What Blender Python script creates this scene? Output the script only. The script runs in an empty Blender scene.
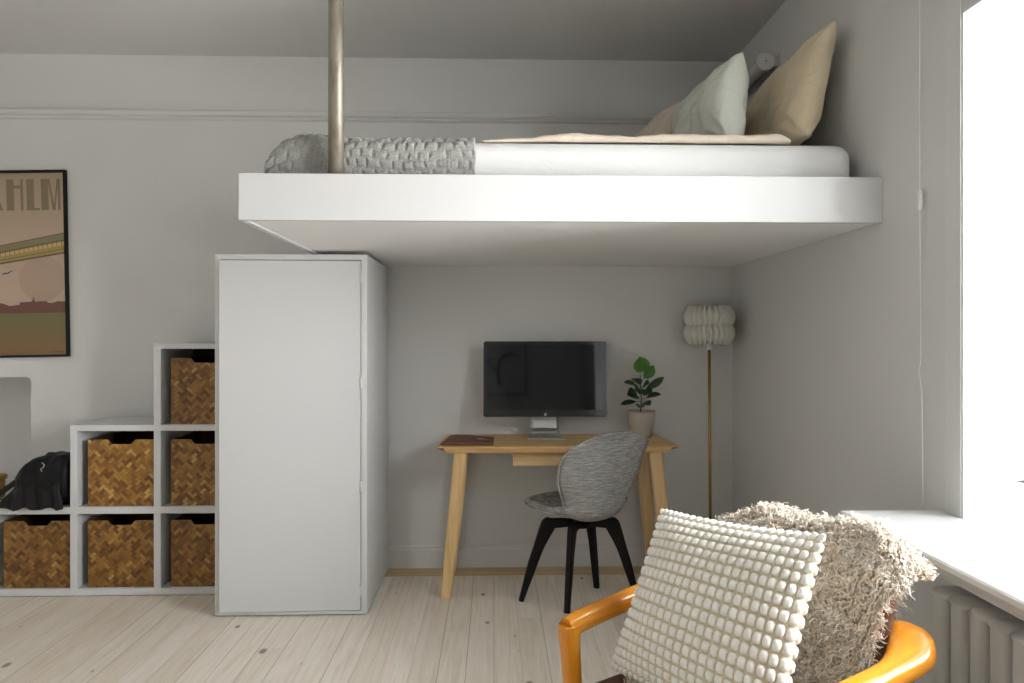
import bpy, bmesh, math, random
import numpy as np
from mathutils import Vector, Matrix, noise as mnoise

SC = bpy.context.scene
COL = SC.collection
PI = math.pi
random.seed(7)

# ------------------------------------------------------------------ materials
class NT:
    """small helper to write node expressions"""
    def __init__(self, name):
        self.m = bpy.data.materials.new(name)
        self.m.use_nodes = True
        self.t = self.m.node_tree
        self.b = self.t.nodes['Principled BSDF']
        self.out = self.t.nodes['Material Output']
    def n(self, kind, **kw):
        nd = self.t.nodes.new(kind)
        for k, v in kw.items():
            setattr(nd, k, v)
        return nd
    def set(self, sock, v):
        if isinstance(v, bpy.types.NodeSocket):
            self.t.links.new(v, sock)
        else:
            sock.default_value = v
    def math(self, op, a, b=0.0, c=0.0):
        nd = self.n('ShaderNodeMath', operation=op)
        self.set(nd.inputs[0], a); self.set(nd.inputs[1], b); self.set(nd.inputs[2], c)
        return nd.outputs[0]
    def obj(self):
        return self.n('ShaderNodeTexCoord').outputs['Object']
    def sep(self, v):
        nd = self.n('ShaderNodeSeparateXYZ'); self.set(nd.inputs[0], v)
        return nd.outputs
    def comb(self, x, y, z):
        nd = self.n('ShaderNodeCombineXYZ')
        for i, v in enumerate((x, y, z)):
            self.set(nd.inputs[i], v)
        return nd.outputs[0]
    def mapping(self, v, scale=(1, 1, 1), rot=(0, 0, 0), loc=(0, 0, 0)):
        nd = self.n('ShaderNodeMapping')
        self.set(nd.inputs['Vector'], v)
        nd.inputs['Scale'].default_value = scale
        nd.inputs['Rotation'].default_value = rot
        nd.inputs['Location'].default_value = loc
        return nd.outputs[0]
    def noise(self, v, scale=5, detail=3, rough=.5, dist=0.0):
        nd = self.n('ShaderNodeTexNoise')
        self.set(nd.inputs['Vector'], v)
        nd.inputs['Scale'].default_value = scale
        nd.inputs['Detail'].default_value = detail
        nd.inputs['Roughness'].default_value = rough
        nd.inputs['Distortion'].default_value = dist
        return nd.outputs['Fac']
    def white(self, v):
        nd = self.n('ShaderNodeTexWhiteNoise'); nd.noise_dimensions = '3D'
        self.set(nd.inputs['Vector'], v)
        return nd.outputs['Value']
    def ramp(self, f, stops):
        nd = self.n('ShaderNodeValToRGB')
        self.set(nd.inputs[0], f)
        e = nd.color_ramp.elements
        while len(e) > 1:
            e.remove(e[-1])
        e[0].position = stops[0][0]; e[0].color = (*stops[0][1], 1)
        for p, c in stops[1:]:
            x = e.new(p); x.color = (*c, 1)
        return nd.outputs[0]
    def mix(self, f, a, b, mode='MIX'):
        nd = self.n('ShaderNodeMixRGB', blend_type=mode)
        self.set(nd.inputs[0], f)
        self.set(nd.inputs[1], (*a, 1) if isinstance(a, tuple) else a)
        self.set(nd.inputs[2], (*b, 1) if isinstance(b, tuple) else b)
        return nd.outputs[0]
    def bump(self, h, strength=.3, dist=.01):
        nd = self.n('ShaderNodeBump')
        self.set(nd.inputs['Height'], h)
        nd.inputs['Strength'].default_value = strength
        nd.inputs['Distance'].default_value = dist
        self.set(self.b.inputs['Normal'], nd.outputs[0])
    def col(self, c):
        self.set(self.b.inputs['Base Color'], (*c, 1) if isinstance(c, tuple) else c)

def S(r, g, b):
    """sRGB 0-255 to linear"""
    f = lambda v: v / 12.92 if v <= .04045 else ((v + .055) / 1.055) ** 2.4
    return (f(r / 255), f(g / 255), f(b / 255))

def plain(name, c, rough=.5, metal=0.0, spec=.5, bump=None, var=0.0, coat=0.0):
    t = NT(name)
    t.b.inputs['Roughness'].default_value = rough
    t.b.inputs['Metallic'].default_value = metal
    t.b.inputs['Specular IOR Level'].default_value = spec
    t.b.inputs['Coat Weight'].default_value = coat
    t.b.inputs['Coat Roughness'].default_value = .12
    if var:
        n = t.noise(t.obj(), 3, 4)
        d = tuple(x * (1 - var) for x in c); u = tuple(min(1, x * (1 + var)) for x in c)
        t.col(t.ramp(n, [(.3, d), (.7, u)]))
    else:
        t.col(c)
    if bump:
        t.bump(t.noise(t.obj(), bump[0], 3), bump[1], bump[2])
    return t.m

M = {}
M['wall'] = plain('wall_paint', (.655, .65, .63), .85, spec=.2, bump=(60, .06, .004), var=.012)
M['ceil'] = plain('ceiling_paint', (.66, .655, .64), .9, spec=.2, bump=(40, .05, .004))
M['white'] = plain('white_lacquer', (.60, .60, .595), .42, spec=.35, bump=(25, .03, .003))
M['board'] = plain('white_board', (.76, .76, .74), .5, spec=.3)
M['trimw'] = plain('baseboard_white', (.66, .66, .64), .5)
M['reveal'] = plain('window_white', (.82, .82, .81), .5)
M['rad'] = plain('radiator_enamel', (.62, .61, .58), .38)
M['sill'] = plain('sill_paint', (.55, .55, .545), .4)
M['under'] = plain('underside_lifted_white', (.86, .86, .85), .7)  # bed white lifted here so the underside looks lit by floor bounce
M['wall2'] = plain('rear_bounce_paint', (.80, .795, .78), .85, spec=.2)  # unseen rear wall made lighter to bounce more light into the room
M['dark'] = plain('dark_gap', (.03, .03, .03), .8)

def floor_mat():
    t = NT('white_washed_pine')
    x, y, z = t.sep(t.obj())
    w = .107
    q = t.math('DIVIDE', x, w)
    i = t.math('FLOOR', q); f = t.math('FRACT', q)
    r1 = t.white(t.comb(i, 3.0, 0.0))
    yo = t.math('MULTIPLY_ADD', r1, 40.0, y)
    r2 = t.white(t.comb(i, t.math('FLOOR', t.math('DIVIDE', yo, 3.1)), 1.0))
    gx = t.math('MULTIPLY', f, w)
    v = t.comb(t.math('MULTIPLY_ADD', r2, 9.0, gx), t.math('MULTIPLY', yo, .045), r1)
    grain = t.noise(v, 60, 5, .6, .6)
    v2 = t.comb(t.math('MULTIPLY_ADD', r2, 9.0, gx), t.math('MULTIPLY', yo, .22), r1)
    cloud = t.noise(v2, 14, 3, .5, 1.0)
    base = t.ramp(r2, [(0, S(219, 207, 190)), (.35, S(224, 214, 199)), (.7, S(229, 220, 207)), (1, S(221, 209, 192))])
    c = t.mix(t.math('MULTIPLY', t.ramp(grain, [(.42, (0, 0, 0)), (.66, (1, 1, 1))]), .34), base, S(184, 164, 140))
    c = t.mix(t.math('MULTIPLY', t.ramp(cloud, [(.45, (0, 0, 0)), (.75, (1, 1, 1))]), .35), c, S(234, 231, 224))
    # knots
    vk = t.comb(t.math('MULTIPLY', x, 7.5), t.math('MULTIPLY', yo, 4.6), 0.0)
    vn = t.n('ShaderNodeTexVoronoi'); t.set(vn.inputs['Vector'], vk); vn.inputs['Scale'].default_value = 1.0
    cs = t.sep(vn.outputs['Color'])[0]
    size = t.math('MULTIPLY_ADD', cs, .13, .02)
    k = t.math('LESS_THAN', vn.outputs['Distance'], size)
    kd = t.math('SUBTRACT', 1.0, t.math('DIVIDE', vn.outputs['Distance'], size))
    k = t.math('MULTIPLY', k, t.math('MULTIPLY', t.math('MINIMUM', t.math('MULTIPLY', kd, 2.2), 1.0), t.math('GREATER_THAN', cs, .15)))
    c = t.mix(t.math('MULTIPLY', k, .8), c, S(112, 96, 80))
    gap = t.math('MAXIMUM', t.math('LESS_THAN', f, .014), t.math('GREATER_THAN', f, .986))
    rg = t.white(t.comb(t.math('ROUND', q), 7.0, 2.0))
    c = t.mix(t.math('MULTIPLY', gap, t.math('MULTIPLY_ADD', rg, .5, .15)), c, S(112, 98, 84))
    t.col(c)
    t.b.inputs['Roughness'].default_value = .5
    t.b.inputs['Specular IOR Level'].default_value = .3
    t.bump(t.math('ADD', t.math('MULTIPLY', gap, -1.0), t.math('MULTIPLY', grain, .15)), .3, .003)
    return t.m
M['floor'] = floor_mat()

def wood(name, c1, c2, scale=40, axis=0, rough=.42, stretch=.06, coat=0.0, amt=(.35, .7), spec=.4):
    t = NT(name)
    sc = [1, 1, 1]; sc[axis] = stretch
    g = t.noise(t.mapping(t.obj(), tuple(sc)), scale, 5, .6, .8)
    t.col(t.ramp(g, [(amt[0], c1), (amt[1], c2)]))
    t.b.inputs['Roughness'].default_value = rough
    t.b.inputs['Specular IOR Level'].default_value = spec
    t.b.inputs['Coat Weight'].default_value = coat
    t.b.inputs['Coat Roughness'].default_value = .15
    t.bump(g, .08, .003)
    return t.m
M['ash_x'] = wood('ash_wood_lengthwise', S(219, 184, 128), S(196, 155, 98), 30, 0)
M['ash_z'] = wood('ash_wood_upright', S(226, 195, 146), S(205, 168, 114), 30, 2)
M['ash_drawer'] = wood('ash_drawer_front', S(226, 196, 150), S(204, 168, 120), 34, 0)
M['ash_end'] = wood('ash_end_grain', S(140, 108, 70), S(104, 78, 50), 90, 1)
M['border'] = wood('border_board', S(205, 182, 140), S(186, 160, 116), 30, 0)
M['teak'] = wood('honey_teak', S(234, 158, 44), S(206, 122, 26), 26, 1, .3, .07, .35)
M['teak_z'] = wood('honey_teak_upright', S(230, 152, 38), S(202, 116, 22), 26, 2, .3, .07, .35)
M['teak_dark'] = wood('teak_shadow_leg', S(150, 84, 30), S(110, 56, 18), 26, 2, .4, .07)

def basket_mat():
    t = NT('woven_bamboo')
    x, y, z = t.sep(t.obj())
    h = t.math('ADD', x, y)
    w = .0155
    p = t.math('DIVIDE', t.math('ADD', h, z), w * 1.414)
    q = t.math('DIVIDE', t.math('SUBTRACT', h, z), w * 1.414)
    i = t.math('FLOOR', p); j = t.math('FLOOR', q)
    s = t.math('ADD', i, j)
    k = t.math('SUBTRACT', s, t.math('MULTIPLY', t.math('FLOOR', t.math('DIVIDE', s, 4.0)), 4.0))
    over = t.math('LESS_THAN', k, 1.5)
    seg = t.math('FLOOR', t.math('DIVIDE', s, 4.0))
    no = t.math('SUBTRACT', 1.0, over)
    lane = t.math('ADD', t.math('MULTIPLY', i, over), t.math('MULTIPLY', j, no))
    oi = t.n('ShaderNodeObjectInfo').outputs['Random']
    r = t.white(t.comb(lane, seg, t.math('MULTIPLY_ADD', oi, 50.0, over)))
    lanefr = t.math('ADD', t.math('MULTIPLY', t.math('FRACT', p), over), t.math('MULTIPLY', t.math('FRACT', q), no))
    edge = t.math('POWER', t.math('ABSOLUTE', t.math('SUBTRACT', t.math('MULTIPLY', lanefr, 2.0), 1.0)), 6.0)
    c = t.ramp(r, [(0, S(112, 72, 24)), (.3, S(152, 104, 38)), (.62, S(176, 126, 48)), (.88, S(196, 148, 66)), (1, S(222, 182, 104))])
    tone = t.ramp(oi, [(0, (.42, .39, .34)), (.5, (.58, .55, .48)), (1, (.74, .72, .66))])
    c = t.mix(1.0, c, tone, 'MULTIPLY')
    c = t.mix(t.math('MULTIPLY', over, .16), c, S(110, 66, 24))
    c = t.mix(t.math('MULTIPLY', edge, .5), c, S(74, 46, 16))
    t.col(c)
    t.b.inputs['Roughness'].default_value = .42
    t.bump(t.math('SUBTRACT', 1.0, edge), .5, .002)
    return t.m
M['basket'] = basket_mat()
M['basket_in'] = plain('basket_inside', S(70, 45, 20), .8)

def fabric(name, c, c2, scale=400, rough=.9, bump=.3, wr=None, dist=.002):
    t = NT(name)
    n = t.noise(t.obj(), scale, 2)
    t.col(t.ramp(n, [(.3, c), (.7, c2)]))
    t.b.inputs['Roughness'].default_value = rough
    t.b.inputs['Specular IOR Level'].default_value = .15
    t.b.inputs['Sheen Weight'].default_value = .15
    h = n
    if wr:
        h = t.math('ADD', t.math('MULTIPLY', n, .1), t.noise(t.mapping(t.obj(), wr[1]), wr[0], 3, .5, .8))
    t.bump(h, bump, dist if not wr else wr[2])
    return t.m
M['sheet'] = fabric('white_sheet', (.73, .73, .72), (.76, .76, .75), 300, .85, .3, (5, (1, 1, 2), .02))
M['tan'] = fabric('tan_linen', S(214, 198, 168), S(220, 206, 178), 350, .9, .35, (7, (1, 1, 2.2), .03))
M['beige'] = fabric('beige_linen', S(210, 196, 178), S(217, 204, 188), 350, .9, .4, (9, (1, 1, 1.5), .025))
M['sage'] = fabric('pale_sage_cotton', S(196, 199, 190), S(203, 206, 198), 350, .8, .35, (7, (1, 1, 1.6), .03))
M['knit'] = fabric('grey_knit', S(138, 138, 133), S(168, 168, 162), 230, .95, .9, None, .003)
M['leather'] = plain('brown_leather', S(98, 66, 52), .45, bump=(160, .15, .002), var=.1)
M['leather_folder'] = plain('brown_folder_leather', S(112, 72, 52), .6, bump=(90, .2, .002), var=.12)
M['blackbag'] = plain('black_leather', (.005, .005, .0055), .55, bump=(45, .3, .006), spec=.2)
M['blackstrap'] = plain('black_smooth_leather', (.007, .007, .0075), .5, spec=.25)
M['blackwood'] = plain('black_lacquer', (.006, .006, .006), .5, spec=.2)
M['silver'] = plain('brushed_aluminium', (.50, .50, .48), .5, .9)
M['steel'] = None
M['brass'] = plain('aged_brass', S(172, 138, 80), .35, 1.0)
M['plastic'] = plain('white_plastic', (.72, .72, .70), .4)
M['fixture'] = plain('offwhite_metal', (.48, .48, .45), .45)
M['bezel'] = plain('monitor_glass_edge', (.004, .004, .005), .12, spec=.5)
M['screen'] = plain('monitor_screen', (.0045, .0065, .008), .04, spec=.35)
M['monback'] = plain('monitor_back', (.08, .08, .08), .5)
M['logo'] = plain('pale_logo', (.55, .55, .55), .4)
M['black'] = plain('black_frame', (.006, .006, .006), .5, spec=.2)
M['pot'] = plain('beige_clay', S(186, 176, 164), .75, bump=(60, .1, .002), var=.04)
M['soil'] = plain('potting_soil', S(45, 35, 28), .95, bump=(120, .8, .005))
M['stem'] = plain('green_stem', S(70, 90, 40), .6)
M['cord'] = plain('white_cord', (.8, .8, .8), .6)
M['shade'] = None
M['ochre'] = plain('ochre_glaze', S(176, 136, 66), .4, var=.1)

def steel():
    t = NT('worn_steel_tube')
    g = t.noise(t.mapping(t.obj(), (1, 1, .35)), 22, 5, .65)
    t.col(t.ramp(g, [(.3, S(120, 108, 92)), (.55, S(150, 144, 132)), (.75, S(128, 112, 92))]))
    t.b.inputs['Metallic'].default_value = .7
    t.set(t.b.inputs['Roughness'], t.math('MULTIPLY_ADD', g, .3, .38))
    return t.m
M['steel'] = steel()

def shade_mat():
    t = NT('pleated_paper_shade')
    t.col((.92, .91, .86))
    t.b.inputs['Roughness'].default_value = .8
    tr = t.n('ShaderNodeBsdfTranslucent'); tr.inputs[0].default_value = (.9, .88, .80, 1)
    mx = t.n('ShaderNodeMixShader'); mx.inputs[0].default_value = .42
    t.t.links.new(t.b.outputs[0], mx.inputs[1]); t.t.links.new(tr.outputs[0], mx.inputs[2])
    t.t.links.new(mx.outputs[0], t.out.inputs[0])
    return t.m
M['shade'] = shade_mat()

def glass_mat():
    t = NT('clear_pane')
    tr = t.n('ShaderNodeBsdfTransparent')
    gl = t.n('ShaderNodeBsdfGlossy'); gl.inputs['Roughness'].default_value = .02
    lw = t.n('ShaderNodeFresnel'); lw.inputs[0].default_value = 1.45
    mx = t.n('ShaderNodeMixShader')
    t.t.links.new(lw.outputs[0], mx.inputs[0])
    t.t.links.new(tr.outputs[0], mx.inputs[1]); t.t.links.new(gl.outputs[0], mx.inputs[2])
    t.t.links.new(mx.outputs[0], t.out.inputs[0])
    return t.m
M['glass'] = glass_mat()

def chair_fabric():
    t = NT('grey_melange_upholstery')
    n = t.noise(t.mapping(t.obj(), (5, 5, 75)), 4, 4, .65, .5)
    n2 = t.noise(t.obj(), 260, 2)
    f = t.math('ADD', t.math('MULTIPLY', n, .75), t.math('MULTIPLY', n2, .25))
    t.col(t.ramp(f, [(.33, S(108, 108, 106)), (.5, S(156, 156, 153)), (.66, S(204, 203, 199))]))
    t.b.inputs['Roughness'].default_value = .9
    t.b.inputs['Specular IOR Level'].default_value = .15
    t.bump(f, .4, .003)
    return t.m
M['melange'] = chair_fabric()

def leaf_mat():
    t = NT('glossy_leaf')
    r = t.n('ShaderNodeObjectInfo').outputs['Random']
    t.col(t.ramp(r, [(0, S(26, 52, 20)), (.7, S(44, 82, 30)), (1, S(72, 118, 44))]))
    t.b.inputs['Roughness'].default_value = .35
    return t.m
M['leaf'] = leaf_mat()
M['leaf_bright'] = plain('young_leaf', S(84, 132, 50), .35, var=.1)
M['bobble'] = plain('cream_bobble_yarn', S(240, 238, 231), .95, spec=.1, bump=(380, .5, .002))
M['bobble_base'] = plain('cream_base_cloth', S(214, 203, 178), .95, spec=.1, bump=(380, .5, .002))

def fleece_mat():
    t = NT('curly_sheepskin_wool')
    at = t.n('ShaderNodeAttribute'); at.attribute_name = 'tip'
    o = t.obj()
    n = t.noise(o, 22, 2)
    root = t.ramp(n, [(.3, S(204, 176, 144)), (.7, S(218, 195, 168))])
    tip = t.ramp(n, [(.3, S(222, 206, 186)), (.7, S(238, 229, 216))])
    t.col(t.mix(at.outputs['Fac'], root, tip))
    t.b.inputs['Roughness'].default_value = .85
    t.b.inputs['Specular IOR Level'].default_value = .2
    t.b.inputs['Sheen Weight'].default_value = .3
    return t.m
M['wool'] = fleece_mat()
M['hide'] = plain('sheepskin_hide', S(212, 196, 172), .9)

# ------------------------------------------------------------------ geometry helpers
class G:
    """collects shapes into ONE mesh"""
    def __init__(self):
        self.v = []; self.f = []; self.mi = []; self.sm = []
    def add(self, vs, fs, mi=0, smooth=True):
        o = len(self.v)
        self.v += [tuple(p) for p in vs]
        for f in fs:
            self.f.append(tuple(i + o for i in f)); self.mi.append(mi); self.sm.append(smooth)
        return self
    def box(self, x0, x1, y0, y1, z0, z1, bev=0.0, seg=2, mi=0, M4=None):
        bm = bmesh.new()
        bmesh.ops.create_cube(bm, size=1)
        for v in bm.verts:
            v.co = Vector(((x0 + x1) / 2 + v.co.x * (x1 - x0), (y0 + y1) / 2 + v.co.y * (y1 - y0), (z0 + z1) / 2 + v.co.z * (z1 - z0)))
        if bev:
            bmesh.ops.bevel(bm, geom=bm.edges[:], offset=bev, segments=seg, profile=.5, affect='EDGES')
        self.bm(bm, mi, bool(bev and seg > 1), M4)
        return self
    def bm(self, bm, mi=0, smooth=True, M4=None):
        bm.verts.index_update()
        vs = [(M4 @ v.co if M4 else v.co.copy()) for v in bm.verts]
        self.add(vs, [[v.index for v in f.verts] for f in bm.faces], mi, smooth)
        bm.free()
    def tube(self, pts, rad, seg=10, mi=0, caps=True, sec=None, up=None, smooth=True):
        """sweep a circle (or section list of 2-D points, scaled by rad) along pts"""
        P = [Vector(p) for p in pts]
        if not hasattr(rad, '__len__'):
            rad = [rad] * len(P)
        sec = sec or [(math.cos(2 * PI * k / seg), math.sin(2 * PI * k / seg)) for k in range(seg)]
        seg = len(sec)
        vs = []; fs = []
        t0 = (P[1] - P[0]).normalized()
        u = Vector(up) if up else (Vector((0, 0, 1)) if abs(t0.z) < .9 else Vector((1, 0, 0)))
        for i, p in enumerate(P):
            a = P[max(0, i - 1)]; b = P[min(len(P) - 1, i + 1)]
            t = (b - a).normalized()
            if up:
                u = Vector(up)
            u = (u - t * u.dot(t)).normalized()
            w = t.cross(u)
            r = rad[i]
            ra, rb = r if hasattr(r, '__len__') else (r, r)
            for cx, cy in sec:
                vs.append(p + w * (cx * ra) + u * (cy * rb))
        for i in range(len(P) - 1):
            for k in range(seg):
                k2 = (k + 1) % seg
                fs.append((i * seg + k, i * seg + k2, (i + 1) * seg + k2, (i + 1) * seg + k))
        self.add(vs, fs, mi, smooth)
        if caps:
            o = len(self.v) - len(vs)
            self.f.append(tuple(o + k for k in reversed(range(seg)))); self.mi.append(mi); self.sm.append(False)
            e = o + (len(P) - 1) * seg
            self.f.append(tuple(e + k for k in range(seg))); self.mi.append(mi); self.sm.append(False)
        return self
    def lathe(self, prof, seg=32, mi=0, c=(0, 0, 0), smooth=True):
        vs = []; fs = []
        for r, z in prof:
            for k in range(seg):
                a = 2 * PI * k / seg
                vs.append((c[0] + r * math.cos(a), c[1] + r * math.sin(a), c[2] + z))
        for i in range(len(prof) - 1):
            for k in range(seg):
                k2 = (k + 1) % seg
                fs.append((i * seg + k, i * seg + k2, (i + 1) * seg + k2, (i + 1) * seg + k))
        self.add(vs, fs, mi, smooth)
        return self
    def grid(self, P, mi=0, smooth=True, closed_u=False, flip=False):
        """P[i][j] points"""
        n = len(P); m = len(P[0])
        vs = [p for row in P for p in row]; fs = []
        for i in range(n - 1 + (1 if closed_u else 0)):
            for j in range(m - 1):
                a = (i % n) * m + j; b = ((i + 1) % n) * m + j
                q = (a, b, b + 1, a + 1)
                fs.append(q[::-1] if flip else q)
        self.add(vs, fs, mi, smooth)
        return self
    def prism(self, poly, plane, a, b, mi=0, smooth=False):
        """extrude polygon; plane 'xz' along y, 'yz' along x, 'xy' along z"""
        f = {'xz': lambda p, t: (p[0], t, p[1]), 'yz': lambda p, t: (t, p[0], p[1]), 'xy': lambda p, t: (p[0], p[1], t)}[plane]
        n = len(poly)
        vs = [f(p, a) for p in poly] + [f(p, b) for p in poly]
        fs = [tuple(range(n)), tuple(reversed(range(n, 2 * n)))]
        self.add(vs, fs, mi, False)
        o = len(self.v) - 2 * n
        for k in range(n):
            k2 = (k + 1) % n
            self.f.append((o + k, o + n + k, o + n + k2, o + k2)); self.mi.append(mi); self.sm.append(smooth)
        return self
    def build(self, name, mats, parent=None, fix=True, weld=0.0):
        me = bpy.data.meshes.new(name)
        me.from_pydata(self.v, [], self.f)
        mats = mats if isinstance(mats, (list, tuple)) else [mats]
        for m in mats:
            me.materials.append(m)
        me.polygons.foreach_set('material_index', self.mi)
        me.polygons.foreach_set('use_smooth', self.sm)
        if fix or weld:
            bm = bmesh.new(); bm.from_mesh(me)
            if weld:
                bmesh.ops.remove_doubles(bm, verts=bm.verts, dist=weld)
            if fix:
                bmesh.ops.recalc_face_normals(bm, faces=bm.faces)
            bm.to_mesh(me); bm.free()
        me.update()
        o = bpy.data.objects.new(name, me)
        COL.objects.link(o)
        if parent:
            o.parent = parent
        return o

def thing(name, label, cat, loc=(0, 0, 0), rotz=0.0, group=None):
    o = bpy.data.objects.new(name, None)
    COL.objects.link(o)
    o.empty_display_size = .1
    o.location = loc; o.rotation_euler = (0, 0, rotz)
    o['label'] = label; o['category'] = cat
    if group:
        o['group'] = group
    return o
def tag(o, label, cat, group=None):
    o['label'] = label; o['category'] = cat
    if group:
        o['group'] = group
    return o
def struct(o):
    o['kind'] = 'structure'
    return o
def subsurf(o, lv=2):
    m = o.modifiers.new('smooth', 'SUBSURF'); m.levels = lv; m.render_levels = lv
    return o

def spline(pts, n=12):
    """Catmull-Rom through pts"""
    P = [Vector(p) for p in pts]
    out = []
    for i in range(len(P) - 1):
        p0 = P[max(i - 1, 0)]; p1 = P[i]; p2 = P[i + 1]; p3 = P[min(i + 2, len(P) - 1)]
        for k in range(n):
            t = k / n
            out.append(.5 * ((2 * p1) + (p2 - p0) * t + (2 * p0 - 5 * p1 + 4 * p2 - p3) * t * t + (3 * p1 - p0 - 3 * p2 + p3) * t ** 3))
    out.append(P[-1])
    return out

# ------------------------------------------------------------------ room
W = 3.72; R = 1.337; L = -4.2; REAR = -2.7; CEIL = 2.818
g = G(); g.box(L - .3, 2.2, REAR - .3, W + .4, -.12, 0); struct(g.build('floor', M['floor']))
g = G(); g.box(L - .3, 2.2, REAR - .3, W + .4, CEIL, CEIL + .15); struct(g.build('ceiling', M['ceil']))
# back wall with a shallow rounded niche on the left
NX0, NX1, NZ0, NZ1, ND, NR = -3.15, -2.522, .45, 1.058, .26, .03
g = G()
g.box(NX1, R + .5, W, W + .3, 0, CEIL)
g.box(L - .3, NX0, W, W + .3, 0, CEIL)
g.box(NX0, NX1, W, W + .3, NZ1, CEIL)
g.box(NX0, NX1, W, W + .3, 0, NZ0)
g.box(NX0, NX1, W + ND, W + .3, NZ0, NZ1)
for sx, cx in ((1, NX1), (-1, NX0)):
    poly = [(cx, NZ1)] + [(cx - sx * NR + sx * NR * math.cos(a), NZ1 - NR + NR * math.sin(a)) for a in [PI / 2 * k / 6 for k in range(7)]]
    g.prism(poly, 'xz', W, W + ND)
struct(g.build('wall_back', M['wall']))
# right wall: window opening, plus an added, unseen one sized for frontal fill
WIN = [(.75, 1.88, .755, 2.2), (-1.7, -.35, .755, 2.2)]
WT = .42
g = G()
for y0, y1, z0, z1 in ((1.88, W + .3, 0, CEIL), (-.35, .75, 0, CEIL), (REAR - .3, -1.7, 0, CEIL),
                       (.75, 1.88, 0, .70), (.75, 1.88, 2.2, CEIL), (-1.7, -.35, 0, .70), (-1.7, -.35, 2.2, CEIL)):
    g.box(R, R + WT, y0, y1, z0, z1)
struct(g.build('wall_right', M['wall']))
g = G(); g.box(L - .3, L, REAR - .3, W + .3, 0, CEIL); struct(g.build('wall_left', M['wall']))
g = G(); g.box(L, R, REAR - .3, REAR, 0, CEIL); struct(g.build('wall_rear', M['wall2']))
# picture rail on the back wall
g = G()
prof = [(0, 0), (.010, .002), (.018, .008), (.018, .016), (.034, .020), (.040, .030), (.040, .042), (.020, .052), (0, .054)]
g.prism([(W - d, 2.462 + z) for d, z in prof], 'yz', L, R, smooth=False)
struct(g.build('trim_1', M['wall']))
# baseboards
g = G()
bp = [(0, 0), (.016, 0), (.016, .098), (.010, .108), (.010, .116), (.004, .124), (0, .124)]
g.prism([(W - d, z) for d, z in bp], 'yz', L, R)
struct(g.build('baseboard_back', M['trimw']))
g = G(); g.prism([(R - d, z) for d, z in bp], 'xz', 1.75, W - .016)
struct(g.build('baseboard_right', M['trimw']))
# lengthwise border board of the floor along the back wall
g = G(); g.box(L, R - .016, W - .135, W - .016, -.01, .0025, .001, 1)
struct(g.build('trim_2', M['border']))

# windows: frame, muntins, panes, white lining, sill
def window(idx, y0, y1, z0, z1, sill):
    o = bpy.data.objects.new('window_%d' % idx, None); COL.objects.link(o); o['kind'] = 'structure'
    o.location = (R, (y0 + y1) / 2, z0)
    hy = (y1 - y0) / 2; h = z1 - z0
    g = G()
    fx0, fx1 = WT - .10, WT - .04
    w = .055
    g.box(fx0, fx1, -hy, -hy + w, 0, h, .004, 1); g.box(fx0, fx1, hy - w, hy, 0, h, .004, 1)
    g.box(fx0, fx1, -hy + w, hy - w, 0, w, .004, 1); g.box(fx0, fx1, -hy + w, hy - w, h - w, h, .004, 1)
    g.box(fx0, fx1, -.04, .04, w, h - w, .004, 1)
    g.box(fx0, fx1, -hy + w, hy - w, h * .68 - .03, h * .68 + .03, .004, 1)
    g.build('window_frame', M['reveal'], o)
    for ya, yb in ((-hy + w, -.04), (.04, hy - w)):
        for za, zb in ((w, h * .68 - .03), (h * .68 + .03, h - w)):
            p = G(); p.add([(fx0 + .03, ya, za), (fx0 + .03, yb, za), (fx0 + .03, yb, zb), (fx0 + .03, ya, zb)], [(0, 1, 2, 3)], smooth=False)
            p.build('pane', M['glass'], o)
    g = G()
    t = .006
    g.box(.0, fx0, hy - t, hy, 0, h); g.box(.0, fx0, -hy, -hy + t, 0, h); g.box(.0, fx0, -hy + t, hy - t, h - t, h)
    g.build('lining', M['reveal'], o)
    # sill: nose profile swept along the wall, deeper slab inside the opening
    g = G()
    nose = [(-.306, -.004), (-.3, 0), (0.0, 0), (0.0, -.055), (-.27, -.055), (-.272, -.044), (-.284, -.040), (-.290, -.030), (-.300, -.026), (-.307, -.016)]
    g.prism(nose, 'xz', -hy - .12, hy + .09)
    g.box(0, fx0, -hy, hy, -.055, 0)
    g.build('window_sill', M['sill'], o)
    g = G(); g.box(-.004, 0, hy, hy + .067, 0, CEIL - z0 - .07, .0015, 1)
    g.build('window_casing', M['trimw'], o)
    return o
for k, (y0, y1, z0, z1) in enumerate(WIN):
    window(k + 1, y0, y1, z0, z1, True)

# ------------------------------------------------------------------ loft bed
YB = 2.269
bed = thing('loft_bed', 'white loft bed platform built between the walls above the desk', 'loft bed', (.24, YB, 1.666))
def BX(x): return x - .24
g = G(); g.box(BX(-.856), BX(R), 0, .022, 0, .157, .0015, 1); g.build('front_panel', M['white'], bed)
g = G(); g.box(BX(-.8565), BX(-.834), .022, W - YB, -.001, .157, .0015, 1); g.build('side_panel', M['white'], bed)
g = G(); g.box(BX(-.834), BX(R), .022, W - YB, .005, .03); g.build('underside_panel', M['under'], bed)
g = G(); g.box(BX(-.834), BX(R), .022, W - YB, .118, .135); g.build('slat_deck', M['board'], bed)

g = G()
g.tube([(0, 0, 0), (0, 0, .5), (0, 0, CEIL - 1.801)], .0262, 28)
pole = g.build('steel_pole', M['steel'])
pole.location = (-.5425, YB + .022 + .028, 1.801)
tag(pole, 'worn steel pole rising from the bed edge to the ceiling', 'pole')

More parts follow.
